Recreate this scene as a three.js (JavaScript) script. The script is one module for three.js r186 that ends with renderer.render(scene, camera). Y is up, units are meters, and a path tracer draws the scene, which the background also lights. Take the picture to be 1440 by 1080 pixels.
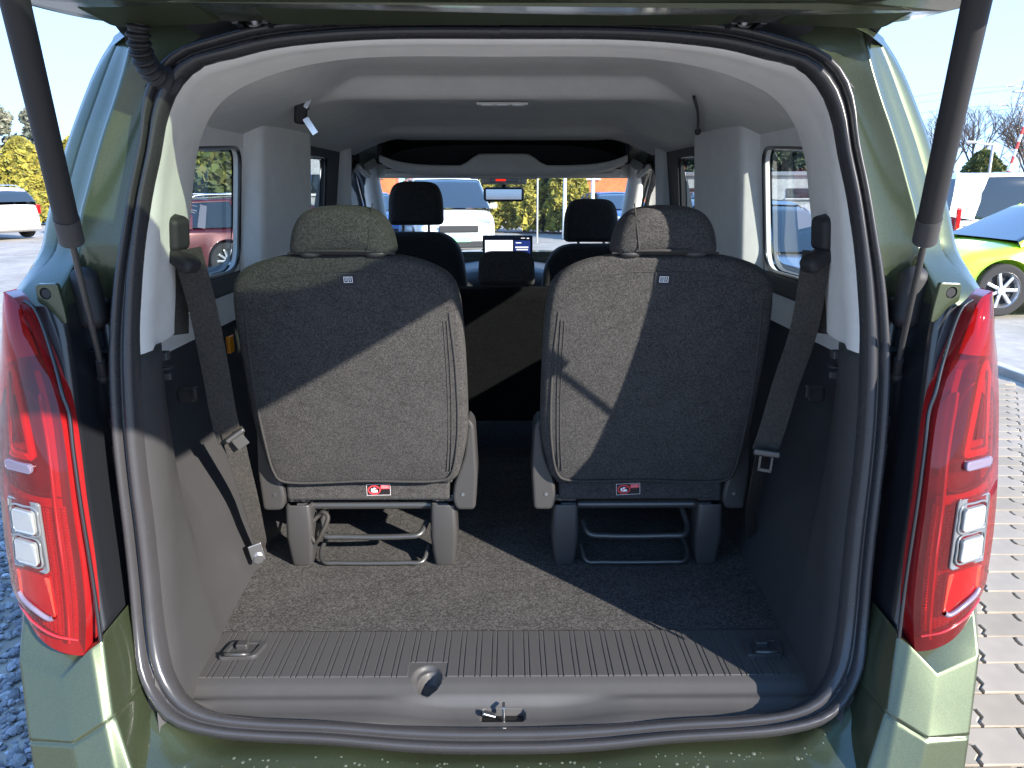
import * as THREE from 'three';
import { RoundedBoxGeometry } from 'three/addons/geometries/RoundedBoxGeometry.js';
import { mergeGeometries } from 'three/addons/utils/BufferGeometryUtils.js';

// ---------------------------------------------------------------- camera, sky, sun, exposure
const scene = new THREE.Scene();
const D2R = Math.PI / 180;
const camera = new THREE.PerspectiveCamera(53.13, 4 / 3, 0.05, 900);
camera.rotation.order = 'YXZ';
camera.position.set(0.0085, 1.6, 1.22);
camera.rotation.set(-14.35 * D2R, -0.477 * D2R, 0);

const SKY = { zen: [0.17, 0.36, 0.78], hor: [0.39, 0.6, 0.9], gain: 0.84 };
{
  const w = 64, h = 128, d = new Float32Array(w * h * 4);
  for (let j = 0; j < h; j++) {
    const el = ((j + 0.5) / h - 0.5) * Math.PI, t = Math.pow(1 - Math.max(0, Math.sin(el)), 2.6);
    for (let i = 0; i < w; i++) for (let c = 0; c < 4; c++) d[(j * w + i) * 4 + c] = c === 3 ? 1 : SKY.gain * (SKY.zen[c] * (1 - t) + SKY.hor[c] * t);
  }
  const t = new THREE.DataTexture(d, w, h, THREE.RGBAFormat, THREE.FloatType);
  t.mapping = THREE.EquirectangularReflectionMapping; t.magFilter = t.minFilter = THREE.LinearFilter; t.colorSpace = THREE.LinearSRGBColorSpace; t.needsUpdate = true;
  scene.background = t; scene.environment = t;
}
const sun = new THREE.DirectionalLight(new THREE.Color().setRGB(1, 0.93, 0.83), 4.1);
sun.position.set(1.05 * 12, 0.64 * 12, 1.0 * 12);
sun.target.position.set(0, 1, -2);
sun.position.add(sun.target.position);
sun.castShadow = true; sun.shadow.mapSize.set(2048, 2048);
Object.assign(sun.shadow.camera, { left: -18, right: 18, top: 14, bottom: -14, near: 0.5, far: 70 });
scene.add(sun, sun.target);

const renderer = new THREE.WebGLRenderer({ antialias: true });
renderer.toneMapping = THREE.LinearToneMapping;
renderer.toneMappingExposure = 3.2;
renderer.shadowMap.enabled = true;
renderer.setSize(1024, 768);

// ---------------------------------------------------------------- helpers
let seed = 7;
const rnd = () => { seed = (seed * 1664525 + 1013904223) >>> 0; return seed / 4294967296; };
const rr = (a, b) => a + (b - a) * rnd();
const lerp = (a, b, t) => a + (b - a) * t;
const clamp = (v, a = 0, b = 1) => Math.min(b, Math.max(a, v));
const sstep = (a, b, v) => { const t = clamp((v - a) / (b - a)); return t * t * (3 - 2 * t); };
function tab(t, v) {                                       // piecewise linear table [[v, value], ...]
  if (v <= t[0][0]) return t[0][1];
  for (let i = 1; i < t.length; i++) if (v <= t[i][0]) return lerp(t[i - 1][1], t[i][1], (v - t[i - 1][0]) / (t[i][0] - t[i - 1][0]));
  return t[t.length - 1][1];
}
const V = (p) => new THREE.Vector3(p[0], p[1], p[2]);
function spline(pts, n, closed = false) { const c = new THREE.CatmullRomCurve3(pts.map(V), closed, 'centripetal'); return c.getSpacedPoints(n).map((p) => [p.x, p.y, p.z]); }

// grid of points -> smooth surface, uv in metres
function loft(rows, closedU = false) {
  const nr = rows.length, nc = rows[0].length, pos = [], uv = [], idx = [];
  const dist = (a, b) => Math.hypot(a[0] - b[0], a[1] - b[1], a[2] - b[2]);
  let vv = 0;
  for (let j = 0; j < nr; j++) {
    if (j) vv += dist(rows[j][nc >> 1], rows[j - 1][nc >> 1]);
    let u = 0;
    for (let i = 0; i < nc; i++) { if (i) u += dist(rows[j][i], rows[j][i - 1]); pos.push(...rows[j][i]); uv.push(u, vv); }
  }
  const cu = closedU ? nc : nc - 1;
  for (let j = 0; j < nr - 1; j++) for (let i = 0; i < cu; i++) {
    const i2 = (i + 1) % nc, a = j * nc + i, b = j * nc + i2, c = (j + 1) * nc + i, d = (j + 1) * nc + i2;
    idx.push(a, b, c, b, d, c);
  }
  const g = new THREE.BufferGeometry();
  g.setAttribute('position', new THREE.Float32BufferAttribute(pos, 3)); g.setAttribute('uv', new THREE.Float32BufferAttribute(uv, 2));
  g.setIndex(idx); g.computeVertexNormals(); return g;
}
function mirrorX(g0) {
  const g = g0.clone(), p = g.attributes.position, n = g.attributes.normal;
  for (let i = 0; i < p.count; i++) { p.setX(i, -p.getX(i)); if (n) n.setX(i, -n.getX(i)); }
  if (g.index) { const a = g.index.array; for (let i = 0; i < a.length; i += 3) { const t = a[i]; a[i] = a[i + 1]; a[i + 1] = t; } }
  else for (const k of Object.keys(g.attributes)) {
    const at = g.attributes[k], s = at.itemSize, a = at.array;
    for (let i = 0; i < a.length; i += 3 * s) for (let c = 0; c < s; c++) { const t = a[i + c]; a[i + c] = a[i + s + c]; a[i + s + c] = t; }
  }
  return g;
}
function boxUV(g0) {                                       // uv in metres by the dominant axis of each face
  const g = g0.index ? g0.toNonIndexed() : g0.clone(), p = g.attributes.position, uv = new Float32Array(p.count * 2);
  const a = new THREE.Vector3(), b = new THREE.Vector3(), c = new THREE.Vector3();
  for (let i = 0; i < p.count; i += 3) {
    a.fromBufferAttribute(p, i); b.fromBufferAttribute(p, i + 1); c.fromBufferAttribute(p, i + 2);
    const n = b.clone().sub(a).cross(c.clone().sub(a)), ax = Math.abs(n.x), ay = Math.abs(n.y), az = Math.abs(n.z);
    [a, b, c].forEach((q, k) => { const o = (i + k) * 2; if (az >= ax && az >= ay) { uv[o] = q.x; uv[o + 1] = q.y; } else if (ax >= ay) { uv[o] = q.z; uv[o + 1] = q.y; } else { uv[o] = q.x; uv[o + 1] = q.z; } });
  }
  g.setAttribute('uv', new THREE.BufferAttribute(uv, 2)); return g;
}
const clean = (g0) => { const g = g0.index ? g0.toNonIndexed() : g0; for (const k of Object.keys(g.attributes)) if (!['position', 'normal', 'uv'].includes(k)) g.deleteAttribute(k); g.morphAttributes = {}; return g; };
const merge = (list) => mergeGeometries(list.map(clean), false);
const tf = (g, x = 0, y = 0, z = 0, rx = 0, ry = 0, rz = 0) => { g.applyMatrix4(new THREE.Matrix4().compose(new THREE.Vector3(x, y, z), new THREE.Quaternion().setFromEuler(new THREE.Euler(rx, ry, rz)), new THREE.Vector3(1, 1, 1))); return g; };
const rbox = (w, h, d, x = 0, y = 0, z = 0, r = 0.006, seg = 2) => tf(boxUV(new RoundedBoxGeometry(w, h, d, seg, Math.min(r, w / 2.01, h / 2.01, d / 2.01))), x, y, z);
const cyl = (r1, r2, h, seg = 16, x = 0, y = 0, z = 0, rx = 0, ry = 0, rz = 0) => tf(new THREE.CylinderGeometry(r1, r2, h, seg), x, y, z, rx, ry, rz);
function tube(pts, r, n = 32, seg = 8, closed = false) { return new THREE.TubeGeometry(new THREE.CatmullRomCurve3(pts.map(V), closed, 'centripetal'), n, r, seg, closed); }
function rod(a, b, r1, r2 = r1, seg = 14) {
  const A = V(a), B = V(b), d = B.clone().sub(A), g = new THREE.CylinderGeometry(r2, r1, d.length(), seg);
  g.applyQuaternion(new THREE.Quaternion().setFromUnitVectors(new THREE.Vector3(0, 1, 0), d.clone().normalize()));
  const m = A.add(B).multiplyScalar(0.5); g.translate(m.x, m.y, m.z); return g;
}
function strap(pts, w, side, th = 0.0025, n = 30) {        // flat webbing along a curve; side = width direction
  const c = spline(pts, n), s = V(side).normalize(), rows = [];
  for (let i = 0; i <= n; i++) {
    const t = V(c[Math.min(n, i + 1)]).sub(V(c[Math.max(0, i - 1)])).normalize(), nn = t.clone().cross(s).normalize(), ss = nn.clone().cross(t).normalize();
    const ww = Array.isArray(w) ? lerp(w[0], w[1], i / n) : w, p = V(c[i]);
    rows.push([[-1, -1], [1, -1], [1, 1], [-1, 1]].map(([a, b]) => { const q = p.clone().addScaledVector(ss, a * ww / 2).addScaledVector(nn, b * th / 2); return [q.x, q.y, q.z]; }));
  }
  return loft(rows.map((r) => [...r, r[0]]));
}
function roundPoly(pts, r) {                               // polygon with rounded corners -> Shape; r number or list
  const s = new THREE.Shape(), n = pts.length;
  for (let i = 0; i < n; i++) {
    const p = pts[i], a = pts[(i + n - 1) % n], b = pts[(i + 1) % n], ri = Array.isArray(r) ? r[i] : r;
    const da = Math.hypot(a[0] - p[0], a[1] - p[1]), db = Math.hypot(b[0] - p[0], b[1] - p[1]), ra = Math.min(ri, da * 0.48), rb = Math.min(ri, db * 0.48);
    const q0 = [lerp(p[0], a[0], ra / da), lerp(p[1], a[1], ra / da)], q1 = [lerp(p[0], b[0], rb / db), lerp(p[1], b[1], rb / db)];
    if (i) s.lineTo(...q0); else s.moveTo(...q0);
    s.quadraticCurveTo(p[0], p[1], q1[0], q1[1]);
  }
  s.closePath(); return s;
}
const extr = (shape, depth, bevel = 0, seg = 2, curve = 10) => new THREE.ExtrudeGeometry(shape, { depth, bevelEnabled: bevel > 0, bevelSize: bevel, bevelThickness: bevel, bevelSegments: seg, bevelOffset: -bevel, curveSegments: curve });
function deform(g, f) { const p = g.attributes.position; for (let i = 0; i < p.count; i++) p.setXYZ(i, ...f(p.getX(i), p.getY(i), p.getZ(i))); g.computeVertexNormals(); return g; }

const taken = {};
function numbered(n) { taken[n] = (taken[n] ?? -1) + 1; return taken[n] ? `${n}_${String(taken[n]).padStart(3, '0')}` : n; }
function shadow(o) { o.castShadow = true; o.receiveShadow = true; return o; }
function mesh(name, geo, mat, parent) { const m = shadow(new THREE.Mesh(geo, mat)); m.name = parent ? name : numbered(name); (parent ?? scene).add(m); return m; }
function tag(o, label, category, group) { o.userData.label = label; o.userData.category = category; if (group) o.userData.group = group; return o; }
function thing(name, label, category, pos = [0, 0, 0], turn = 0, group) { const g = new THREE.Group(); g.name = numbered(name); g.position.set(...pos); g.rotation.y = turn; scene.add(g); return tag(g, label, category, group); }
function struct(o) { o.userData.kind = 'structure'; return o; }
function part(name, parent) { const g = new THREE.Group(); g.name = name; parent.add(g); return g; }
const both = (name, geo, mat, parent) => [mesh(name, geo, mat, parent), mesh(name, mirrorX(geo), mat, parent)];

// ---------------------------------------------------------------- textures and materials
function noiseArr(n, cells, s0) {                          // tileable value noise 0..1
  let s = s0; const r = () => { s = (s * 1664525 + 1013904223) >>> 0; return s / 4294967296; };
  const lat = new Float32Array(cells * cells).map(r), out = new Float32Array(n * n);
  for (let y = 0; y < n; y++) for (let x = 0; x < n; x++) {
    const fx = x / n * cells, fy = y / n * cells, ix = Math.floor(fx), iy = Math.floor(fy), a = sstep(0, 1, fx - ix), b = sstep(0, 1, fy - iy);
    const g = (i, j) => lat[(j % cells) * cells + (i % cells)];
    out[y * n + x] = lerp(lerp(g(ix, iy), g(ix + 1, iy), a), lerp(g(ix, iy + 1), g(ix + 1, iy + 1), a), b);
  }
  return out;
}
function mixNoise(n, list, s0) { const o = new Float32Array(n * n); let tot = 0; list.forEach(([c, w], k) => { const a = noiseArr(n, c, s0 + k * 977); tot += w; for (let i = 0; i < o.length; i++) o[i] += a[i] * w; }); for (let i = 0; i < o.length; i++) o[i] /= tot; return o; }
function tex(arr, n, f, size, srgb = true) {               // f(value 0..1) -> [r,g,b] 0..1; size in metres of one repeat
  const d = new Uint8Array(n * n * 4);
  for (let i = 0; i < n * n; i++) { const c = f(arr[i], i); for (let k = 0; k < 3; k++) d[i * 4 + k] = clamp(c[k]) * 255; d[i * 4 + 3] = 255; }
  const t = new THREE.DataTexture(d, n, n); t.wrapS = t.wrapT = THREE.RepeatWrapping; t.magFilter = THREE.LinearFilter; t.minFilter = THREE.LinearMipmapLinearFilter; t.generateMipmaps = true;
  if (srgb) t.colorSpace = THREE.SRGBColorSpace; t.repeat.set(1 / size, 1 / size); t.needsUpdate = true; return t;
}
const grey = (v) => [v, v, v];
const lin = (r, g, b) => new THREE.Color().setRGB(r, g, b);
const N1 = mixNoise(256, [[128, 1.3], [256, 1.5], [40, 0.22], [9, 0.22]], 11), N2 = mixNoise(256, [[4, 1], [9, 0.8], [24, 0.6], [70, 0.5]], 33), N3 = mixNoise(256, [[256, 1], [120, 0.7]], 55);
const T = {
  fabric: tex(N1, 256, (v) => grey(0.74 + 1.0 * (v - 0.5)), 0.24),
  fabricB: tex(N3, 256, grey, 0.22, false),
  coarseB: tex(N2, 256, grey, 1.3, false),
  carpet: tex(N1, 256, (v) => grey(0.7 + 1.15 * (v - 0.5)), 0.42),
  plastic: tex(N2, 256, (v) => grey(0.95 + 0.09 * (v - 0.5)), 0.7),
  grain: tex(N3, 256, grey, 0.16, false),
  patch: tex(N2, 256, (v) => grey(0.9 + 0.4 * (v - 0.5)), 3.1),
  rough: tex(N2, 256, (v) => grey(0.62 + 0.5 * (v - 0.5)), 0.9, false),
  flake: tex(N3, 256, (v) => grey(0.86 + 0.3 * (v - 0.5)), 0.11),
};
const std = (o) => new THREE.MeshStandardMaterial(o), phys = (o) => new THREE.MeshPhysicalMaterial(o);
const M = {
  paint: phys({ color: lin(0.085, 0.108, 0.058), metalness: 0.68, roughness: 0.45, map: T.flake, clearcoat: 1, clearcoatRoughness: 0.12 }),
  paintInner: std({ color: lin(0.085, 0.108, 0.058), metalness: 0.72, roughness: 0.55, map: T.flake }),
  blackGloss: phys({ color: lin(0.012, 0.013, 0.016), roughness: 0.28, clearcoat: 0.6, clearcoatRoughness: 0.08 }),
  black: std({ color: lin(0.016, 0.016, 0.018), roughness: 0.62, bumpMap: T.grain, bumpScale: 0.0001 }),
  rubber: std({ color: lin(0.045, 0.044, 0.047), roughness: 0.45, map: T.plastic, roughnessMap: T.rough }),
  light: std({ color: lin(0.88, 0.855, 0.815), roughness: 0.72, map: T.plastic, bumpMap: T.grain, bumpScale: 0.0001 }),
  liner: std({ color: lin(0.84, 0.815, 0.77), roughness: 0.95, map: T.plastic, bumpMap: T.fabricB, bumpScale: 0.0002 }),
  dark: std({ color: lin(0.048, 0.047, 0.049), roughness: 0.55, map: T.plastic, bumpMap: T.grain, bumpScale: 0.00012 }),
  sill: std({ color: lin(0.07, 0.068, 0.068), roughness: 0.5, map: T.plastic, bumpMap: T.grain, bumpScale: 0.00012 }),
  fabric: std({ color: lin(0.07, 0.067, 0.066), roughness: 0.97, map: T.fabric, bumpMap: T.fabricB, bumpScale: 0.0003 }),
  quarterGlass: phys({ color: lin(0.52, 0.58, 0.57), roughness: 0.01, transmission: 1, thickness: 0, ior: 1.5 }),
  shadedCloth: phys({ color: lin(0.012, 0.012, 0.013), roughness: 1, specularIntensity: 0.3, map: T.fabric }),  // black bench-back cloth, shade of the seat gap put into its colour
  carpet: std({ color: lin(0.10, 0.095, 0.092), roughness: 1, map: T.carpet, bumpMap: T.fabricB, bumpScale: 0.0005 }),
  seatPlastic: std({ color: lin(0.04, 0.039, 0.039), roughness: 0.42, bumpMap: T.grain, bumpScale: 0.0001 }),
  web: std({ color: lin(0.05, 0.045, 0.04), roughness: 0.72, map: T.fabric }),
  steel: std({ color: lin(0.55, 0.55, 0.56), roughness: 0.3, metalness: 1 }),
  darkSteel: std({ color: lin(0.09, 0.09, 0.09), roughness: 0.34, metalness: 0.6 }),
  chrome: std({ color: lin(0.75, 0.75, 0.77), roughness: 0.16, metalness: 1 }),
  glass: phys({ color: lin(0.93, 0.97, 0.95), roughness: 0.01, transmission: 1, thickness: 0, ior: 1.5 }),
  tint: phys({ color: lin(0.31, 0.385, 0.30), roughness: 0.01, transmission: 1, thickness: 0, ior: 1.5 }),
  amber: phys({ color: lin(0.9, 0.32, 0.02), roughness: 0.2, clearcoat: 1 }),
};

// ---------------------------------------------------------------- the setting: ground, kerb, paving, gravel
{
  const g = new THREE.PlaneGeometry(600, 600).rotateX(-Math.PI / 2);
  struct(mesh('asphalt', tf(boxUV(g), 0, -0.03, -150), std({ color: lin(0.38, 0.35, 0.315), roughness: 0.95, map: T.patch, bumpMap: T.coarseB, bumpScale: 0.004 })));
  const line = std({ color: lin(0.55, 0.54, 0.52), roughness: 0.9, map: T.patch });
  for (let k = 0; k < 5; k++) struct(mesh('bay_marking', tf(boxUV(new THREE.PlaneGeometry(5, 0.12).rotateX(-Math.PI / 2)), -15.5 + k * 0.2, -0.026, -9.2 - k * 2.7), line));
}
{
  const bed = struct(mesh('paving', rbox(8.6, 0.06, 22, 0.05, -0.024, 1.5, 0.004, 1), std({ color: lin(0.42, 0.37, 0.305), roughness: 1, map: T.patch })));
  const sh = new THREE.Shape(), w = 0.2, d = 0.16, a = 0.021, j = 0.005;
  const prof = [[-0.5, 0], [-0.36, 0], [-0.22, 1], [0.02, 1], [0.16, -0.35], [0.34, -0.35], [0.5, 0]];
  prof.forEach(([t, o], i) => { const p = [w / 2 - j + a * o, t * (d - 0.007)]; if (i) sh.lineTo(...p); else sh.moveTo(...p); });
  [...prof].reverse().forEach(([t, o]) => sh.lineTo(-w / 2 + j + a * o, t * (d - 0.007)));
  sh.closePath();
  const bg = boxUV(extr(sh, 0.014, 0.003, 1, 2).rotateX(-Math.PI / 2));
  const tones = [[0.44, 0.36, 0.265], [0.48, 0.395, 0.30], [0.40, 0.33, 0.245], [0.455, 0.38, 0.295]].map((c) => std({ color: lin(...c), roughness: 0.93, map: T.patch, bumpMap: T.fabricB, bumpScale: 0.0004 }));
  const cells = [];
  for (let r = 0; r < 75; r++) for (let c = 0; c < 21; c++) {
    const x = 0.75 + c * w + (r % 2) * w / 2, z = 1.4 - r * d; if (x > 4.15 || (x < 1.0 && z > 0.2)) continue;
    // bricks that show largest: near the open right-hand side of the van
    const dist = Math.hypot(x, z - 1.22), vis = x / (1.22 - z + 1e-3);
    cells.push({ x, z, s: z < 0.1 && vis > 0.56 && vis < 0.75 ? dist : 50 + dist });
  }
  cells.sort((p, q) => p.s - q.s);
  const rest = [];
  cells.forEach((c, i) => {
    const y = 0.004 + rr(-0.0015, 0.0015), ry = rr(-0.012, 0.012);
    if (i < 300) { const m = mesh('brick', bg, tones[Math.floor(rnd() * 4)], bed); m.position.set(c.x, y, c.z); m.rotation.y = ry; if (i) m.name = `brick_${String(i).padStart(3, '0')}`; }
    else rest.push(tf(bg.clone(), c.x, y, c.z, 0, ry, 0));
  });
  const m = mesh('further_bricks', merge(rest), tones[0], bed); m.userData.kind = 'stuff';
  const kerb = struct(mesh('kerb', rbox(0.12, 0.16, 13, 4.42, -0.005, -3, 0.015, 2), std({ color: lin(0.5, 0.48, 0.44), roughness: 0.9, map: T.patch })));
}
{
  // gravel strip beside the van
  struct(mesh('gravel_bed', rbox(3.0, 0.05, 6.2, -2.68, -0.03, -1.3, 0.01, 1), std({ color: lin(0.10, 0.10, 0.11), roughness: 1, map: T.patch })));
  const g = new THREE.IcosahedronGeometry(0.5, 1); deform(g, (x, y, z) => { const k = 1 + 0.22 * Math.sin(x * 9 + y * 5) * Math.cos(z * 7 - x * 3); return [x * k, y * k * 0.62, z * k * 0.8]; });
  const n = 15000, im = shadow(new THREE.InstancedMesh(g, std({ color: 0xffffff, roughness: 0.95, map: T.patch }), n)), m4 = new THREE.Matrix4(), q = new THREE.Quaternion(), c = new THREE.Color();
  for (let i = 0; i < n; i++) {
    const s = 0.016 + 0.034 * Math.pow(rnd(), 1.8), t = rr(0.2, 0.46) * (rnd() < 0.15 ? 1.5 : 1);
    q.setFromEuler(new THREE.Euler(rr(-0.5, 0.5), rr(0, 6.3), rr(-0.5, 0.5)));
    m4.compose(new THREE.Vector3(rr(-3.2, -1.22), rr(0, 0.02), rr(-3.6, 0.9)), q, new THREE.Vector3(s * rr(0.8, 1.4), s * rr(0.7, 1.1), s)); im.setMatrixAt(i, m4); im.setColorAt(i, c.setRGB(t, t * 0.99, t * rr(0.97, 1.06)));
  }
  im.name = 'gravel'; im.userData = { kind: 'stuff', label: 'loose grey gravel chippings beside the green van', category: 'gravel' }; scene.add(im);
}

// ---------------------------------------------------------------- the van: exterior of the tail
const van = thing('family_van', 'dark green metallic family van with tailgate open, luggage area facing outward', 'van');
const ZE = [[0.45, 0.02], [0.6, 0], [0.66, -0.04], [0.75, -0.09], [0.9, -0.12], [1.2, -0.155], [1.4, -0.175], [1.6, -0.195], [1.9, -0.225], [2.1, -0.24]];
const ze = (y) => (tab(ZE, y - 0.04) + 2 * tab(ZE, y) + tab(ZE, y + 0.04)) / 4;
const SEAL_O = [[0, 1.889, -0.224], [-0.216, 1.887, -0.224], [-0.348, 1.88, -0.223], [-0.422, 1.871, -0.222], [-0.496, 1.853, -0.22], [-0.562, 1.83, -0.217], [-0.598, 1.799, -0.214], [-0.619, 1.756, -0.21], [-0.632, 1.688, -0.204], [-0.658, 1.596, -0.195], [-0.678, 1.514, -0.186], [-0.692, 1.46, -0.181], [-0.706, 1.39, -0.175], [-0.717, 1.305, -0.166], [-0.722, 1.178, -0.152], [-0.72, 1.088, -0.142], [-0.716, 1.006, -0.132], [-0.711, 0.89, -0.118], [-0.704, 0.777, -0.095], [-0.69, 0.705, -0.064], [-0.66, 0.656, -0.038], [-0.619, 0.627, -0.018], [-0.537, 0.61, -0.006], [-0.457, 0.604, -0.002], [-0.32, 0.597, 0], [-0.19, 0.582, 0], [-0.09, 0.5755, 0], [0, 0.575, 0]];
const SEAL_I = [[0, 1.854, -0.221], [-0.201, 1.853, -0.22], [-0.3, 1.848, -0.22], [-0.399, 1.837, -0.219], [-0.467, 1.821, -0.217], [-0.53, 1.804, -0.215], [-0.568, 1.769, -0.211], [-0.592, 1.721, -0.207], [-0.608, 1.658, -0.201], [-0.629, 1.585, -0.194], [-0.646, 1.505, -0.186], [-0.661, 1.415, -0.177], [-0.672, 1.314, -0.166], [-0.677, 1.178, -0.152], [-0.674, 1.065, -0.139], [-0.669, 0.99, -0.13], [-0.665, 0.89, -0.118], [-0.656, 0.77, -0.095], [-0.638, 0.7, -0.074], [-0.604, 0.652, -0.06], [-0.552, 0.625, -0.053], [-0.46, 0.6125, -0.05], [-0.34, 0.606, -0.05], [-0.2, 0.594, -0.05], [-0.1, 0.589, -0.05], [0, 0.588, -0.05]];
const fullRing = (l) => [...l, ...l.slice(1, -1).reverse().map(([x, y, z]) => [-x, y, z])];
{
  const n = 180, O = spline(fullRing(SEAL_O), n, true), I = spline(fullRing(SEAL_I), n, true), rows = [];
  const prof = [[0, -0.012], [0.02, 0.006], [0.1, 0.017], [0.22, 0.022], [0.36, 0.019], [0.45, 0.008], [0.5, 0.003], [0.55, 0.008], [0.66, 0.0175], [0.8, 0.0195], [0.94, 0.016], [1.04, 0.008], [1.09, -0.002], [1.1, -0.014]];
  for (let i = 0; i <= n; i++) {
    const a = O[i % n], b = I[i % n], low = sstep(0.8, 0.62, a[1]), N = new THREE.Vector3(0, 0.75 * low, 1 - 0.35 * low).normalize();
    rows.push(prof.map(([t, h]) => [lerp(a[0], b[0], t) + N.x * h, lerp(a[1], b[1], t) + N.y * h, lerp(a[2], b[2], t) + N.z * h]));
  }
  mesh('door_seal', loft(rows), M.rubber, van);
}
const XO = [[0.6, -0.56], [0.65, -0.655], [0.7, -0.69], [0.777, -0.704], [0.89, -0.711], [1.006, -0.716], [1.088, -0.72], [1.178, -0.722], [1.305, -0.717], [1.39, -0.706], [1.46, -0.692], [1.514, -0.678], [1.596, -0.658], [1.688, -0.632], [1.752, -0.611], [1.793, -0.588], [1.823, -0.553], [1.853, -0.496], [1.871, -0.422]];
const STEP = [[0.5, -0.70], [0.68, -0.697], [0.74, -0.708], [0.81, -0.722], [0.9, -0.733], [1.031, -0.744], [1.15, -0.75], [1.25, -0.752], [1.376, -0.758], [1.492, -0.768], [1.534, -0.763], [1.613, -0.734], [1.686, -0.708], [1.766, -0.672], [1.825, -0.651], [1.888, -0.63], [1.95, -0.60]];
const SIL = [[0.5, -0.85], [0.7, -0.885], [0.86, -0.897], [1.1, -0.902], [1.25, -0.9], [1.36, -0.892], [1.432, -0.884], [1.485, -0.872], [1.545, -0.857], [1.605, -0.836], [1.664, -0.814], [1.714, -0.792], [1.77, -0.765], [1.82, -0.74], [1.864, -0.707], [1.898, -0.672], [1.93, -0.62]];
const sm = (t, y) => (tab(t, y - 0.03) + tab(t, y) + tab(t, y + 0.03)) / 3;
const SIDE = [[0.2, -0.86], [0.35, -0.9], [0.7, -0.925], [1.1, -0.925], [1.26, -0.905], [1.3, -0.893], [1.75, -0.825], [1.86, -0.765], [1.95, -0.64]];
function pillarRow(y) {
  const z = ze(y), a = sm(XO, y), s = Math.min(sm(STEP, y), a - 0.012), o = sm(SIL, y), groove = lerp(s, o, 0.66), e = sstep(1.40, 1.5, y);
  const lo = [[a + 0.012, z - 0.012], [a + 0.002, z - 0.03], [a - 0.003, z - 0.04], [lerp(a, s, 0.5), z - 0.045], [s + 0.008, z - 0.036], [s + 0.002, z - 0.02], [s - 0.003, z + 0.045], [s - 0.006, z + 0.058], [s - 0.014, z + 0.064], [lerp(s, o, 0.4), z + 0.062], [groove + 0.004, z + 0.054], [groove, z + 0.054], [groove - 0.004, z + 0.052], [o + 0.018, z + 0.03], [o + 0.006, z], [o, z - 0.04], [o - 0.004, z - 0.10], [o - 0.008, z - 0.26]];
  const g2 = lerp(s, o, 0.55), up = [[a + 0.012, z - 0.012], [a + 0.002, z - 0.03], [a - 0.004, z - 0.034], [lerp(a, s, 0.5), z - 0.026], [s + 0.014, z - 0.015], [s + 0.006, z - 0.01], [s + 0.002, z - 0.0095], [s - 0.003, z - 0.013], [s - 0.008, z - 0.02], [lerp(s, g2, 0.5), z - 0.03], [g2 + 0.004, z - 0.04], [g2, z - 0.048], [g2 - 0.004, z - 0.046], [o + 0.02, z - 0.055], [o + 0.007, z - 0.066], [o, z - 0.085], [o - 0.005, z - 0.13], [o - 0.012, z - 0.28]];
  return lo.map((p, i) => [lerp(p[0], up[i][0], e), y, lerp(p[1], up[i][1], e)]);
}
{
  // painted rear pillar above the lamp and the dark gutter below it
  const up = [], lo = [];
  for (let y = 1.40; y < 1.914; y += 0.0125) up.push(pillarRow(y));
  for (let y = 0.62; y < 1.4001; y += 0.02) lo.push(pillarRow(y));
  both('rear_pillar', loft(up), M.paint, van);
  both('gutter_panel', loft(lo), M.blackGloss, van);
  // raised cover edge along the inner side of the lamp
  const edge = [[-0.815, 1.412, -0.095], [-0.798, 1.40, -0.092], [-0.768, 1.309, -0.075], [-0.754, 1.252, -0.062], [-0.747, 1.224, -0.06], [-0.743, 1.158, -0.05], [-0.737, 1.073, -0.038], [-0.724, 0.908, -0.018], [-0.715, 0.814, 0.0]];
  both('cover_edge', tube(edge, 0.0035, 60, 6), M.blackGloss, van);
  // hinge-side details on the pillar: bracket plate with hole, boss, washer
  const sh = roundPoly([[-0.02, 0.022], [0.02, 0.024], [0.024, -0.02], [0.024, -0.048], [0.014, -0.045], [-0.004, -0.02], [-0.022, -0.01]], 0.006), hole = new THREE.Path(); hole.absarc(-0.004, 0.006, 0.012, 0, 6.3, true); sh.holes.push(hole);
  both('bracket_plate', tf(boxUV(extr(sh, 0.006, 0.0015)), -0.778, 1.418, ze(1.43) + 0.066, 0.1, -0.1, 0), M.paint, van);
  both('bracket_plug', tf(merge([cyl(0.0145, 0.0145, 0.006, 20), cyl(0.008, 0.011, 0.01, 16, 0, 0.002, 0)]), -0.782, 1.424, ze(1.43) + 0.066, Math.PI / 2 + 0.1, 0, 0), M.black, van);
  both('rubber_buffer', tf(rbox(0.05, 0.115, 0.05, 0, 0, 0, 0.024, 4), -0.748, 1.405, ze(1.405) + 0.0, 0, 0, 0.12), M.black, van);
  both('washer', tf(merge([cyl(0.013, 0.013, 0.008, 24), cyl(0.005, 0.005, 0.014, 12)]), -0.735, 1.165, ze(1.165) - 0.03, Math.PI / 2, 0, 0.4), M.black, van);
  both('drain_flap', rbox(0.012, 0.10, 0.01, -0.728, 1.08, ze(1.08) - 0.02, 0.003), M.black, van);
}
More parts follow.
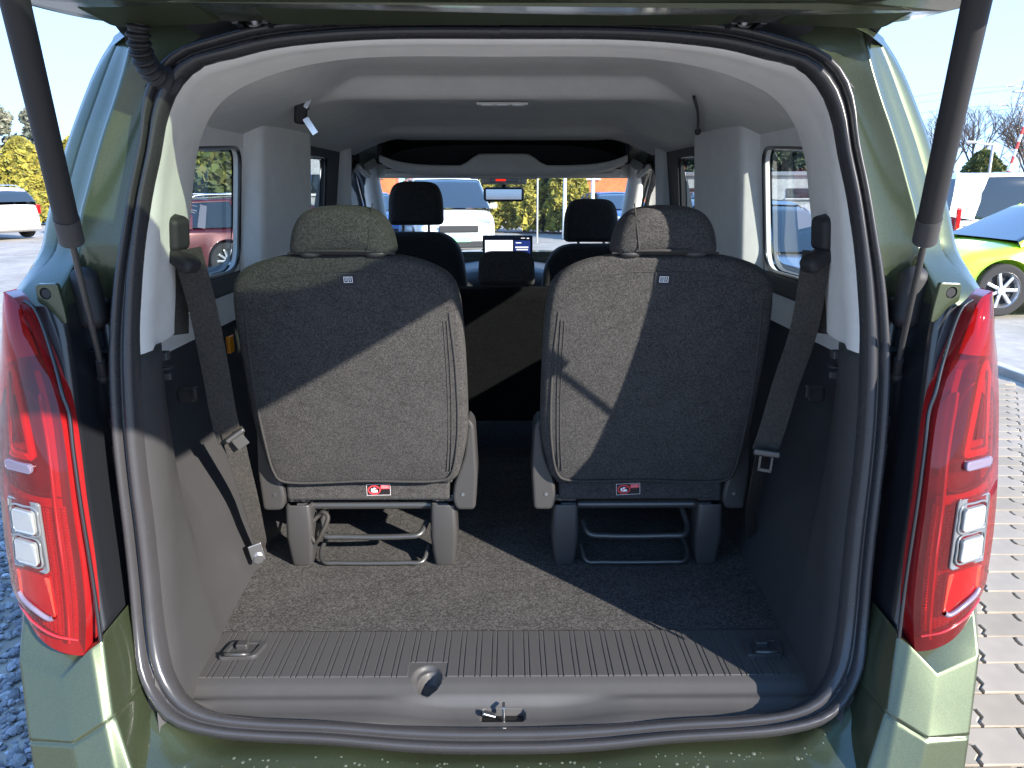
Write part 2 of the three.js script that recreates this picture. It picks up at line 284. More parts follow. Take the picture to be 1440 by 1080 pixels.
{
  // bumper corners: a creased grid (columns: round the side, corner, crease, inner edge, into the gutter)
  const R = [
    [[-0.915, 0.90, -0.35], [-0.905, 0.875, -0.10], [-0.872, 0.852, -0.045], [-0.757, 0.786, -0.022], [-0.74, 0.80, -0.018], [-0.722, 0.815, -0.022], [-0.712, 0.83, -0.10]],
    [[-0.92, 0.79, -0.35], [-0.91, 0.785, -0.08], [-0.863, 0.779, 0.004], [-0.782, 0.755, 0.022], [-0.736, 0.80, 0.004], [-0.718, 0.81, -0.01], [-0.71, 0.81, -0.10]],
    [[-0.915, 0.66, -0.33], [-0.895, 0.658, -0.05], [-0.832, 0.655, 0.058], [-0.752, 0.658, 0.07], [-0.70, 0.684, 0.052], [-0.69, 0.69, 0.035], [-0.68, 0.69, -0.06]],
    [[-0.905, 0.48, -0.33], [-0.88, 0.48, -0.02], [-0.80, 0.48, 0.11], [-0.70, 0.48, 0.13], [-0.64, 0.48, 0.13], [-0.6, 0.48, 0.12], [-0.6, 0.48, 0.0]]];
  const L3 = (a, b, t) => a.map((v, k) => lerp(v, b[k], t));
  const dense = (row) => { const o = []; row.forEach((p, i) => { if (i) { const q = row[i - 1], L = Math.hypot(...p.map((v, k) => v - q[k])), e = Math.min(0.3, 0.006 / L); o.push(L3(q, p, e), L3(q, p, 0.5), L3(q, p, 1 - e)); } o.push(p); }); return o; };
  const cols = R.map(dense), rows = [];
  cols.forEach((r, i) => { if (i) for (const t of [0.05, 0.5, 0.95]) rows.push(r.map((p, k) => L3(cols[i - 1][k], p, t))); if (i === 2) { rows.push(r.map((p) => [p[0] * 0.999, p[1] + 0.003, p[2] + 0.001])); rows.push(r.map((p) => [p[0] * 0.994, p[1], p[2] - 0.006])); rows.push(r.map((p) => [p[0] * 0.999, p[1] - 0.003, p[2] + 0.001])); } else rows.push(r); });
  both('bumper_corner', loft(rows), M.paint, van);
  both('sill_filler', rbox(0.06, 0.22, 0.05, -0.725, 0.63, -0.11, 0.01), M.black, van); both('sill_filler', rbox(0.09, 0.17, 0.05, -0.665, 0.585, -0.065, 0.02), M.black, van);
  // painted loading sill below the seal
  const pr = [[0.55, -0.05], [0.556, -0.02], [0.559, 0.004], [0.559, 0.016], [0.556, 0.04], [0.551, 0.075], [0.546, 0.105], [0.535, 0.125], [0.5, 0.14], [0.42, 0.145], [0.3, 0.12]], gr = [];
  for (let i = 0; i <= 48; i++) { const x = lerp(-0.705, 0.705, i / 48), e = sstep(0.52, 0.7, Math.abs(x)), c = sstep(0.34, 0.12, Math.abs(x)); gr.push(pr.map(([y, z], k) => [x, y + (k < 7 ? 0.09 * e * (1 - k / 7) : 0) + (k < 7 ? 0.025 * (1 - c) * (1 - k / 8) : 0), z - 0.03 * e])); }
  mesh('loading_sill', loft(gr), M.paint, van);
  const drops = [];
  for (let i = 0; i < 130; i++) { const s = rr(0.001, 0.0034) * (rnd() < 0.12 ? 1.6 : 1), x = rr(-0.58, 0.62), z = rr(0.004, 0.045), g = new THREE.SphereGeometry(s, 8, 5), c = sstep(0.34, 0.12, Math.abs(x)), e = sstep(0.52, 0.7, Math.abs(x)), k = tab([[0.004, 2], [0.016, 3], [0.04, 4], [0.075, 5]], z); g.scale(1, 0.3, rr(0.8, 1.3)); drops.push(tf(g, x, tab([[0.004, 0.559], [0.016, 0.559], [0.04, 0.556], [0.075, 0.551]], z) + 0.09 * e * (1 - k / 7) + 0.025 * (1 - c) * (1 - k / 8), z - 0.03 * e)); }
  const dm = mesh('dried_drops', merge(drops), std({ color: lin(0.1, 0.115, 0.085), roughness: 0.35 }), van); dm.userData.kind = 'stuff';
}
{
  // outer sides, roof, wheels: seen from beside the van
  const rows = [];
  for (const y of [0.22, 0.35, 0.5, 0.7, 0.9, 1.1, 1.2, 1.26, 1.29]) { const r = []; for (const z of [-0.30, -0.6, -1.2, -2, -3, -3.7, -4.2, -4.55]) r.push([tab(SIDE, y) * (z < -4 ? 1 - 0.5 * (-4 - z) ** 2 : 1) , y * (z < -3.8 && y > 1 ? 0.96 : 1), z + (y < 0.6 ? 0 : 0) + (ze(y) - 0.1) * (z > -0.4 ? 1 : 0)]); rows.push(r); }
  both('side_panel', loft(rows), M.paint, van);
  const rf = [];
  for (const [z, yc] of [[-0.205, 1.915], [-0.23, 1.94], [-0.5, 1.955], [-1.2, 1.985], [-2, 1.98], [-2.6, 1.93], [-2.95, 1.83], [-3.02, 1.78]]) { const r = []; for (let i = 0; i <= 20; i++) { const u = lerp(-1, 1, i / 20), x = 0.80 * Math.sin(u * Math.PI / 2) * 0.5 + 0.80 * u * 0.5; r.push([x * (z < -2.7 ? 0.93 : 1) * (z > -0.4 ? 0.84 : 1), yc - (z > -0.4 ? 0.085 : 0.17) * Math.pow(Math.abs(u), 3.4), z]); } rf.push(r); }
  mesh('roof', loft(rf), M.paint, van);
  const bon = [];
  for (const [z, y] of [[-3.72, 1.205], [-3.9, 1.2], [-4.3, 1.13], [-4.6, 1.03], [-4.75, 0.85], [-4.78, 0.5]]) { const r = []; for (let i = 0; i <= 14; i++) { const u = lerp(-1, 1, i / 14); r.push([u * (z < -4.5 ? 0.72 : 0.86), y - 0.1 * u ** 4, z]); } bon.push(r); }
  mesh('bonnet', loft(bon), M.paint, van);
  mesh('underbody', rbox(1.6, 0.12, 4.3, 0, 0.33, -2.35, 0.03), M.black, van);
  for (const [x, z] of [[-0.8, -0.95], [0.8, -0.95], [-0.8, -3.85], [0.8, -3.85]]) { const w = part('wheel', van); w.position.set(x, 0.33, z); mesh('tyre', new THREE.TorusGeometry(0.25, 0.085, 12, 36).rotateY(Math.PI / 2), M.black, w); mesh('rim', cyl(0.2, 0.2, 0.1, 28, 0, 0, 0, 0, 0, Math.PI / 2), M.steel, w); }
}

// ---- tail lamps
{
  const IN = [[-0.852, 1.426, -0.105], [-0.826, 1.414, -0.09], [-0.806, 1.385, -0.078], [-0.784, 1.328, -0.068], [-0.765, 1.264, -0.057], [-0.756, 1.222, -0.05], [-0.75, 1.164, -0.04], [-0.744, 1.06, -0.025], [-0.74, 1.0, -0.018], [-0.736, 0.94, -0.01], [-0.735, 0.863, 0.0], [-0.745, 0.79, 0.004]];
  const OUT = [[-0.867, 1.424, -0.14], [-0.878, 1.4, -0.14], [-0.886, 1.36, -0.135], [-0.893, 1.3, -0.122], [-0.897, 1.235, -0.108], [-0.901, 1.151, -0.094], [-0.904, 1.083, -0.084], [-0.904, 0.987, -0.072], [-0.9, 0.93, -0.064], [-0.894, 0.885, -0.056], [-0.877, 0.852, -0.047]];
  const n = 60, A = spline(IN, n), B = spline(OUT, n), NC = 18;
  const at = (s, t, off) => { const k = clamp(s) * n, i = Math.min(n - 1, Math.floor(k)), f = k - i, a = A[i].map((v, c) => lerp(v, A[i + 1][c], f)), b = B[i].map((v, c) => lerp(v, B[i + 1][c], f)); const x = lerp(a[0], b[0], t), y = lerp(a[1], b[1], t), bul = 0.022 * Math.sin(Math.PI * Math.pow(t, 0.8)) * Math.min(1, Math.abs(a[0] - b[0]) / 0.1); return [x - off * 0.35 * t, y, lerp(a[2], b[2], t * t * 0.7 + t * 0.3) + bul + off]; };
  const surf = (s0, s1, t0, t1, off, ns = 40, nt = NC) => { const rows = []; for (let j = 0; j <= ns; j++) { const r = []; for (let i = 0; i <= nt; i++) r.push(at(lerp(s0, s1, j / ns), lerp(t0, t1, i / nt), off)); rows.push(r); } return loft(rows); };
  // patch given by corner functions in metres (x, y) -> nearest (s, t)
  const st = (x, y) => { let best = [0, 0], bd = 9; for (let j = 0; j <= 60; j++) for (let i = 0; i <= 24; i++) { const p = at(j / 60, i / 24, 0), d = (p[0] - x) ** 2 + (p[1] - y) ** 2; if (d < bd) { bd = d; best = [j / 60, i / 24]; } } return best; };
  const zsurf = (x, y) => { const [s, t] = st(x, y); return at(s, t, 0)[2]; };
  const onSurf = (shape, depth, off, bevel = 0.0015) => deform(extr(shape, depth, bevel, 2, 6), (x, y, z) => [x, y, z + zsurf(x, y) + off]);
  const skirt = (() => { const rows = []; for (let j = 0; j <= n; j++) { const a = at(j / n, 0, 0), b = at(j / n, 1, 0); rows.push([[a[0] + 0.001, a[1], a[2] - 0.045], [a[0], a[1], a[2]]]); } const g1 = loft(rows); const r2 = []; for (let j = 0; j <= n; j++) { const b = at(j / n, 1, 0); r2.push([b, [b[0] - 0.002, b[1], b[2] - 0.02], [b[0] - 0.001, b[1], b[2] - 0.2]]); } const r3 = []; for (let i = 0; i <= NC; i++) { const b = at(1, i / NC, 0); r3.push([b, [b[0], b[1] + 0.004, b[2] - 0.06]]); } return [merge([g1, loft(r3)]), loft(r2)]; })();
  const lensM = phys({ color: lin(0.72, 0.05, 0.055), roughness: 0.03, transmission: 0.92, thickness: 0, ior: 1.5, clearcoat: 0.4, clearcoatRoughness: 0.02 });
  const redM = phys({ color: lin(0.34, 0.012, 0.014), roughness: 0.2, clearcoat: 1, clearcoatRoughness: 0.04 });
  const bowlM = std({ color: lin(0.16, 0.08, 0.07), roughness: 0.35, metalness: 0.5, map: T.flake });
  const deepM = std({ color: lin(0.05, 0.012, 0.014), roughness: 0.3 });
  const guideM = phys({ color: lin(0.62, 0.3, 0.25), roughness: 0.18, clearcoat: 1 });
  const clearM = phys({ color: lin(0.33, 0.345, 0.345), roughness: 0.3, metalness: 0.2, clearcoat: 1 });
  const frameM = phys({ color: lin(0.13, 0.135, 0.14), roughness: 0.2, clearcoat: 1 });
  const barM = std({ color: lin(0.2, 0.17, 0.23), roughness: 0.3, metalness: 0.2 });
  const poly = (pts, r) => roundPoly(pts, r);
  // reflex tile relief of the red reflector
  for (const side of [-1, 1]) {
    const L = part('tail_lamp', van), put = (name, g, m, p = L) => mesh(name, side < 0 ? g : mirrorX(g), m, p);
    put('lens', merge([surf(0, 1, 0, 1, 0), skirt[1]]), lensM); put('lens_edge', skirt[0], redM);
    put('housing', surf(0.015, 0.985, 0.03, 0.97, -0.03), bowlM);
    // reflector panel: lower two thirds, faceted
    const facets = []; for (let j = 0; j < 46; j++) for (let i = 0; i < 14; i++) { const s = 0.60 + j * 0.0085, t = 0.1 + i * 0.058; if (s > 0.965) continue; const a = at(s, t, -0.014), b = at(s, t + 0.055, -0.014), c = at(s + 0.008, t, -0.014), d = at(s + 0.008, t + 0.055, -0.014), m = at(s + 0.004, t + 0.0275, -0.0105); facets.push(a, b, m, b, d, m, d, c, m, c, a, m); }
    const fg = new THREE.BufferGeometry(); fg.setAttribute('position', new THREE.Float32BufferAttribute(facets.flat(), 3)); fg.setAttribute('uv', new THREE.Float32BufferAttribute(new Float32Array(facets.length * 2), 2)); fg.computeVertexNormals();
    put('reflector', fg, redM); put('upper_panel', surf(0.02, 0.2, 0.06, 0.94, -0.008, 14, 10), redM); put('outer_band', surf(0.2, 0.97, 0.86, 0.985, -0.006, 40, 4), redM); put('guide_ring', merge([surf(0.24, 0.57, 0.1, 0.17, -0.007, 30, 3), surf(0.575, 0.6, 0.1, 0.9, -0.007, 4, 14)]), redM);
    // triangular light guide with dark centre
    const tri = poly([[-0.862, 1.145], [-0.856, 1.30], [-0.838, 1.315], [-0.825, 1.30], [-0.798, 1.145]], 0.012), cut = new THREE.Path(poly([[-0.852, 1.157], [-0.848, 1.29], [-0.838, 1.296], [-0.812, 1.157]], 0.008).getPoints(6).reverse()); tri.holes.push(cut);
    put('light_guide', onSurf(tri, 0.008, -0.012), guideM);
    put('guide_panel', onSurf(poly([[-0.849, 1.16], [-0.845, 1.275], [-0.838, 1.285], [-0.815, 1.16]], 0.006), 0.006, -0.014), redM);
    put('guide_centre', onSurf(poly([[-0.841, 1.175], [-0.84, 1.25], [-0.834, 1.258], [-0.819, 1.175]], 0.005), 0.005, -0.0075), deepM);
    put('grey_bar', onSurf(poly([[-0.866, 1.126], [-0.866, 1.142], [-0.8, 1.142], [-0.8, 1.126]], 0.007), 0.006, 0.0), barM);
    put('inner_ridge', tube([0.3, 0.45, 0.6, 0.75, 0.9, 0.97].map((s) => at(s, 0.16, -0.004)), 0.004, 40, 6), redM);
    put('guide_frame', tube([at(0.27, 0.42, -0.008), at(0.32, 0.24, -0.008), at(0.5, 0.16, -0.008), at(0.56, 0.2, -0.008), at(0.56, 0.85, -0.008), at(0.3, 0.85, -0.008)], 0.0028, 40, 6, true), deepM);
    // clear block with two reversing lenses
    put('clear_frame', onSurf(poly([[-0.868, 0.95], [-0.872, 1.075], [-0.792, 1.075], [-0.784, 0.95]], 0.008), 0.006, -0.004), frameM);
    for (const y of [1.04, 0.985]) { put('reversing_lens', onSurf(poly([[-0.852, y - 0.02], [-0.853, y + 0.02], [-0.803, y + 0.02], [-0.8, y - 0.02]], 0.008), 0.007, 0.001), clearM); const ring = [[-0.858, y - 0.025], [-0.859, y + 0.025], [-0.797, y + 0.025], [-0.794, y - 0.025]].map(([x, yy]) => [x, yy, zsurf(x, yy) + 0.004]); put('lens_rim', tube([0, 1, 2, 3].flatMap((k) => { const a = ring[k], b = ring[(k + 1) % 4]; return [0.12, 0.5, 0.88].map((t) => a.map((v, c) => lerp(v, b[c], t))); }), 0.0022, 48, 6, true), frameM); }
    put('indicator_lens', onSurf(poly([[-0.86, 0.885], [-0.866, 0.942], [-0.786, 0.942], [-0.779, 0.87]], 0.006), 0.005, -0.006), phys({ color: lin(0.8, 0.05, 0.02), roughness: 0.18, clearcoat: 1, map: T.flake }));
    put('grey_bar', tube([[-0.86, 0.9], [-0.852, 0.893], [-0.82, 0.882], [-0.79, 0.868], [-0.782, 0.872]].map(([x, y]) => [x, y, zsurf(x, y) + 0.002]), 0.0045, 30, 8), barM);
    put('bottom_strip', tube([0.06, 0.3, 0.6, 0.9].map((t) => at(0.955, t, 0.0)), 0.003, 30, 6), redM);
  }
}

// ---- gas struts, tailgate, hinges, cable boot
for (const s of [-1, 1]) {
  const g = part('gas_strut', van), low = [s * 0.738, 1.267, -0.17], top = [s * 0.572, 1.874, 0.232];
  const at = (t) => low.map((v, k) => lerp(v, top[k], t));
  mesh('rod', rod(at(0.01), at(0.48), 0.0052), M.darkSteel, g); mesh('cylinder', rod(at(0.435), at(0.99), 0.0172, 0.0172, 20), M.black, g);
  mesh('collar', rod(at(0.415), at(0.475), 0.0183, 0.0183, 20), M.dark, g); mesh('ball_socket', merge([rod(at(-0.02), at(0.045), 0.011, 0.008), tf(new THREE.SphereGeometry(0.013, 14, 10), ...at(-0.015)), rod(at(-0.015), [low[0] - s * 0.0, low[1] - 0.01, low[2] - 0.06], 0.007)]), M.black, g);
}
{
  const tg = part('tailgate', van), yB = (x, z = 0) => 1.888 - 0.02 * (x / 0.7) ** 2 + 0.03 * Math.max(0, z);
  const half = [[0, -0.185], [-0.35, -0.185], [-0.58, -0.175], [-0.66, -0.13], [-0.70, 0.0], [-0.725, 0.25], [-0.735, 0.6], [-0.73, 0.92], [-0.69, 1.0], [-0.4, 1.025], [0, 1.03]];
  const ring = [...half, ...half.slice(1, -1).reverse().map(([x, z]) => [-x, z])];
  const hh = [[-0.54, 0.0], [-0.59, 0.15], [-0.59, 0.41], [-0.54, 0.47], [0.54, 0.47], [0.59, 0.41], [0.59, 0.15], [0.54, 0.0]];
  const sh = roundPoly(ring.map(([x, z]) => [x, -z]), 0.08); sh.holes.push(new THREE.Path(roundPoly(hh.map(([x, z]) => [x, -z]), 0.05).getPoints(8)));
  const slab = (s, y0, th, bev) => deform(extr(s, th, bev, 3, 8), (x, y, z) => [x, y0 + z, -y]);
  const pan = slab(sh, 0, 0.075, 0.018); deform(pan, (x, y, z) => [x, y + yB(x, z) + 0.004, z]); mesh('outer_panel', boxUV(pan), M.paint, tg);
  const gl = deform(new THREE.ShapeGeometry(roundPoly(hh.map(([x, z]) => [x * 1.03, -z * 1.03 + 0.008]), 0.05), 8), (x, y) => [x, 1.932 + 0.03 * Math.max(0, -y), -y]); mesh('rear_window', gl, M.tint, tg);
  // pressed inner panel lobes visible under the hinge edge
  const lobe = (x0, x1, z0, z1, d) => { const s = roundPoly([[x0, -z0], [x1, -z0], [x1, -z1], [x0, -z1]], 0.03), g = slab(s, 0, 0.02, 0.008); deform(g, (x, y, z) => [x, y + yB(x) - d + 0.05 * (z - z0) * (z - z0) / 0.14, z]); return boxUV(g); };
  mesh('inner_panel', lobe(-0.38, 0.38, -0.168, -0.03, 0.014), M.paintInner, tg);
  for (const s of [-1, 1]) { mesh('inner_panel', lobe(Math.min(s * 0.45, s * 0.63), Math.max(s * 0.45, s * 0.63), -0.15, 0.0, 0.012), M.paintInner, tg); mesh('rubber_pad', rbox(0.07, 0.022, 0.05, s * 0.59, 1.868, -0.13, 0.006), M.dark, tg); }
  for (const s of [-1, 1]) { const h = part('hinge', tg); mesh('hinge_arm', merge([rbox(0.05, 0.012, 0.10, s * 0.415, 1.896, -0.21, 0.004), rbox(0.012, 0.05, 0.06, s * 0.39, 1.888, -0.195, 0.003), rbox(0.012, 0.05, 0.06, s * 0.44, 1.888, -0.195, 0.003)]), M.blackGloss, h); mesh('hinge_bolt', tf(merge([cyl(0.011, 0.011, 0.008, 6), cyl(0.016, 0.016, 0.003, 18, 0, -0.004, 0)]), s * 0.415, 1.878, -0.19, 1.0, 0, 0), M.steel, h); }
  const gut = []; for (let i = 0; i <= 40; i++) { const x = lerp(-0.66, 0.66, i / 40), e = Math.abs(x) > 0.35 ? 0.10 * ((Math.abs(x) - 0.35) / 0.31) ** 2 : 0; gut.push([[x, 1.856 - e, -0.238], [x, 1.892 - e, -0.25], [x, 1.914 - e * 0.6, -0.245], [x, 1.92 - e * 0.5, -0.21], [x, 1.93 - e * 0.45, -0.2]]); }
  mesh('roof_gutter', loft(gut), M.black, van);
  // corrugated cable boot from the body to the tailgate
  const c = spline([[-0.578, 1.782, -0.215], [-0.59, 1.79, -0.18], [-0.592, 1.815, -0.15], [-0.586, 1.86, -0.135], [-0.565, 1.92, -0.125]], 60), boots = [];
  for (let i = 0; i < 60; i++) { const r = 0.0175 + (i < 8 ? 0.012 * (1 - i / 8) : 0) + 0.003 * Math.sin(i * 1.55); boots.push(rod(c[i], c[i + 1], r, 0.0175 + (i + 1 < 8 ? 0.012 * (1 - (i + 1) / 8) : 0) + 0.003 * Math.sin((i + 1) * 1.55), 16)); }
  mesh('cable_boot', merge(boots), M.black, van);
}

// ---------------------------------------------------------------- the van: luggage area and cabin
{
  // light arch trim behind the seal (pillars and header)
  const E = [[0, 1.845, -0.38], [-0.201, 1.845, -0.38], [-0.3, 1.841, -0.385], [-0.40, 1.827, -0.395], [-0.475, 1.808, -0.41], [-0.545, 1.784, -0.44], [-0.605, 1.752, -0.49], [-0.655, 1.706, -0.545], [-0.688, 1.65, -0.58], [-0.702, 1.58, -0.58], [-0.712, 1.5, -0.565], [-0.722, 1.4, -0.555], [-0.732, 1.318, -0.545], [-0.734, 1.30, -0.545]];
  const S = SEAL_I.slice(0, 13).concat([[-0.673, 1.30, -0.165]]);
  const full = (l) => [...[...l].reverse(), ...l.slice(1).map(([x, y, z]) => [-x, y, z])];
  const n = 120, A = spline(full(S), n), B = spline(full(E), n), rows = [];
  for (let i = 0; i <= n; i++) {
    const a = A[i], b = B[i], r = [], c = [0.0, 0.06, 0.14, 0.25, 0.4, 0.55, 0.7, 0.82, 0.92, 0.98, 1], cen = [0, 1.55, -0.4];
    const pil = sstep(0.56, 0.66, Math.abs(a[0]));
    for (const t of c) { const inx = -Math.sign(a[0]) * pil, bul = 0.016 * Math.sin(Math.PI * t) * pil + 0.012 * Math.sin(Math.PI * Math.min(1, t * 4)) ; r.push([lerp(a[0], b[0], t) + inx * bul, lerp(a[1], b[1], t) - (1 - pil) * 0.008 * Math.sin(Math.PI * Math.min(1, t * 3)), lerp(a[2], b[2], t)]); }
    r.push([b[0] + Math.sign(b[0]) * 0.012 * pil, b[1] + 0.02 * (1 - pil), b[2] - 0.012]); r.push([b[0] + Math.sign(b[0]) * 0.085 * pil, b[1] + 0.05 * (1 - pil), b[2] + 0.03 * pil - 0.04 * (1 - pil)]);
    rows.push(r);
  }
  mesh('arch_trim', loft(rows), M.light, van);
  for (const s of [-1, 1]) mesh('airbag_tab', rbox(0.018, 0.006, 0.004, s * 0.672, 1.56, -0.30, 0.001), M.liner, van);
}
{
  // dark lower side trim
  const rows = [];
  for (let j = 0; j <= 26; j++) {
    const y = lerp(0.6, 1.30, j / 26), e = SEAL_I.slice(9, 20).reduce((b, p) => (Math.abs(p[1] - y) < Math.abs(b[1] - y) ? p : b)), zi = ze(y), xe = tab([[0.6, -0.63], [0.66, -0.645], [0.7, -0.655], [0.77, -0.668], [0.89, -0.672], [1.06, -0.68], [1.18, -0.684], [1.3, -0.680]], y);
    const out = sstep(0.78, 1.12, y), r = [];
    r.push([xe - 0.004, y, zi + 0.004], [xe + 0.006, y, zi - 0.012], [xe + 0.016, y, zi - 0.035], [xe + 0.018, y, zi - 0.075], [xe + 0.012, y, zi - 0.1]);
    for (const [z, k] of [[-0.29, 0.05], [-0.32, 0.3], [-0.36, 0.75], [-0.45, 1], [-0.65, 1], [-0.9, 1.0], [-1.2, 1.0], [-1.6, 0.9]]) r.push([xe + 0.008 - 0.028 * k * clamp((-z) / 0.65) - 0.105 * out * k, y, z]);
    rows.push(r);
  }
  const top = rows[rows.length - 1].map(([x, y, z]) => [Math.min(x, -0.69) - 0.006, y + 0.006, z]), ledge = top.map(([x, y, z]) => [-0.845, y + 0.008, z]);
  both('side_trim', loft([...rows, top, ledge]), M.dark, van);
  for (const s of [-1, 1]) {
    mesh('bag_hook', merge([rbox(0.016, 0.018, 0.02, s * 0.672, 1.275, -0.285, 0.003), rbox(0.02, 0.004, 0.02, s * 0.672, 1.25, -0.285, 0.001), rbox(0.018, 0.014, 0.012, s * 0.672, 1.233, -0.285, 0.002)]), M.dark, van);
    mesh('coat_hook', merge([rbox(0.045, 0.035, 0.03, s * 0.735, 1.13, -0.52, 0.01), rbox(0.014, 0.03, 0.016, s * 0.71, 1.14, -0.50, 0.004)]), M.seatPlastic, van);
    mesh('trim_seam', rbox(0.002, 0.05, 0.02, s * 0.675, 0.70, -0.47, 0.0005), M.seatPlastic, van);
  }
  mesh('reflector_lamp', rbox(0.012, 0.05, 0.035, -0.782, 1.165, -0.95, 0.003), M.amber, van);
  const k = part('trim_knob', van); mesh('knob_base', cyl(0.035, 0.035, 0.01, 24, 0.695, 0.725, -0.70, 0, 0, Math.PI / 2), M.seatPlastic, k); mesh('knob_cap', cyl(0.012, 0.014, 0.03, 16, 0.68, 0.725, -0.70, 0, 0, Math.PI / 2), M.darkSteel, k);
}
// upper side walls with window openings: inner trim (light / black door frames) and outer painted skin
const xin = (y) => -lerp(0.815, 0.755, (y - 1.22) / 0.53), xout = (y) => -(0.885 - 0.125 * Math.pow(clamp((y - 1.283) / 0.52), 1.5));
{
  const quarter = [[-0.47, 1.37], [-0.5, 1.56], [-0.62, 1.685], [-1.055, 1.71], [-1.07, 1.40], [-1.03, 1.365]], slide = [[-1.66, 1.33], [-1.66, 1.715], [-2.12, 1.72], [-2.17, 1.33]], front = [[-2.5, 1.3], [-2.5, 1.72], [-2.85, 1.70], [-3.35, 1.42], [-3.4, 1.3]];
  const quarterO = [[-0.47, 1.37], [-0.5, 1.56], [-0.62, 1.685], [-1.27, 1.71], [-1.29, 1.40], [-1.25, 1.365]], slideO = [[-1.66, 1.33], [-1.66, 1.715], [-2.3, 1.72], [-2.35, 1.33]];
  const hole = (pts, r, g = 0) => new THREE.Path(roundPoly(pts.map(([z, y]) => [z, y]), r).getPoints(8));
  const wall = (pts, holes, fx, th) => { const s = roundPoly(pts, 0.02); holes.forEach(([p, r]) => s.holes.push(hole(p, r))); return deform(extr(s, th, 0), (x, y, z) => [fx(y) + z, y, x]); };
  both('quarter_trim', boxUV(wall([[-0.42, 1.22], [-0.42, 1.80], [-1.64, 1.80], [-1.64, 1.22]], [[quarter, 0.05]], xin, 0.02)), M.light, van);
  both('door_frame', boxUV(wall([[-1.642, 1.2], [-1.642, 1.80], [-2.36, 1.80], [-2.36, 1.2]], [[slide, 0.04]], xin, 0.03)), M.black, van);
  both('door_frame', boxUV(wall([[-2.45, 1.2], [-2.45, 1.78], [-2.95, 1.76], [-3.5, 1.42], [-3.5, 1.2]], [[front, 0.03]], xin, 0.03)), M.black, van);
  both('upper_side', boxUV(wall([[-0.42, 1.283], [-0.47, 1.79], [-2.6, 1.81], [-3.0, 1.76], [-3.6, 1.33], [-3.6, 1.283]], [[quarterO, 0.05], [slideO, 0.04], [front, 0.03]], xout, 0.02)), M.paint, van);
  for (const [pts, r, po] of [[quarter, 0.05, quarterO], [slide, 0.04, slideO], [front, 0.03, front]]) {
    const sh = roundPoly(pts, r); both('side_window', deform(new THREE.ShapeGeometry(sh, 8), (x, y, z) => [xin(y) - 0.004, y, x]), pts === front ? M.glass : M.quarterGlass, van);
    const pp = sh.getPoints(8).map(({ x, y }) => [xin(y) + 0.018, y, x]); both('window_rubber', tube(pp, 0.006, 120, 6, true), M.blackGloss, van);
    const ring = (p) => { const q = roundPoly(p, r).getSpacedPoints(140), cz = q.reduce((a, v) => a + v.x, 0) / 141, cy = q.reduce((a, v) => a + v.y, 0) / 141; return q.map((v) => [lerp(v.x, cz, 0.012), lerp(v.y, cy, 0.02)]); };
    both('window_reveal', loft([ring(po).map(([z, y]) => [xout(y) - 0.003, y, z]), ring(pts).map(([z, y]) => [xin(y) - 0.004, y, z])]), M.black, van);
  }
  // pillar covers standing proud of the wall
  const prism = (sec, y0, y1, lean) => { const rows = []; for (let j = 0; j <= 10; j++) { const y = lerp(y0, y1, j / 10); rows.push(sec.map(([x, z]) => [x + lean * (y - 1.5), y, z])); } return loft(rows); };
  const soft = (sec) => { const o = []; sec.forEach((p, i) => { const a = sec[i - 1], b = sec[i + 1]; if (!a || !b) o.push(p); else { o.push([lerp(p[0], a[0], 0.22), lerp(p[1], a[1], 0.22)], [lerp(p[0], (a[0] + b[0]) / 2, 0.08), lerp(p[1], (a[1] + b[1]) / 2, 0.08)], [lerp(p[0], b[0], 0.14), lerp(p[1], b[1], 0.14)]); } }); return o; };
  both('pillar_cover', prism(soft([[-0.768, -1.071], [-0.70, -1.088], [-0.688, -1.25], [-0.68, -1.60], [-0.78, -1.645]]), 1.215, 1.79, 0.055), M.light, van);
  both('pillar_cover', prism(soft([[-0.78, -2.33], [-0.72, -2.34], [-0.70, -2.40], [-0.715, -2.46], [-0.78, -2.47]]), 1.0, 1.80, 0.06), M.light, van);
  both('belt_trim', rbox(0.03, 0.06, 1.16, -0.79, 1.335, -1.06, 0.01), M.dark, van);
  both('door_panel', rbox(0.05, 0.85, 1.9, -0.80, 0.78, -2.6, 0.03), M.black, van);
  // belt reels on the pillar covers for the middle row
  both('belt_outlet', merge([rbox(0.02, 0.03, 0.05, -0.685, 1.475, -1.52, 0.006), strap([[-0.685, 1.465, -1.53], [-0.68, 1.3, -1.5], [-0.66, 1.1, -1.45]], 0.045, [0, 0, 1])]), M.black, van);
  // front pillars and door seals round the cab door openings
  both('front_pillar', rod([-0.70, 1.72, -2.9], [-0.745, 1.1, -3.72], 0.045, 0.06), M.light, van);
  both('door_rubber', tube([[-0.755, 1.2, -2.50], [-0.755, 1.55, -2.52], [-0.745, 1.70, -2.66], [-0.735, 1.67, -2.92], [-0.755, 1.42, -3.30], [-0.77, 1.2, -3.42]], 0.028, 50, 10), M.rubber, van);
}
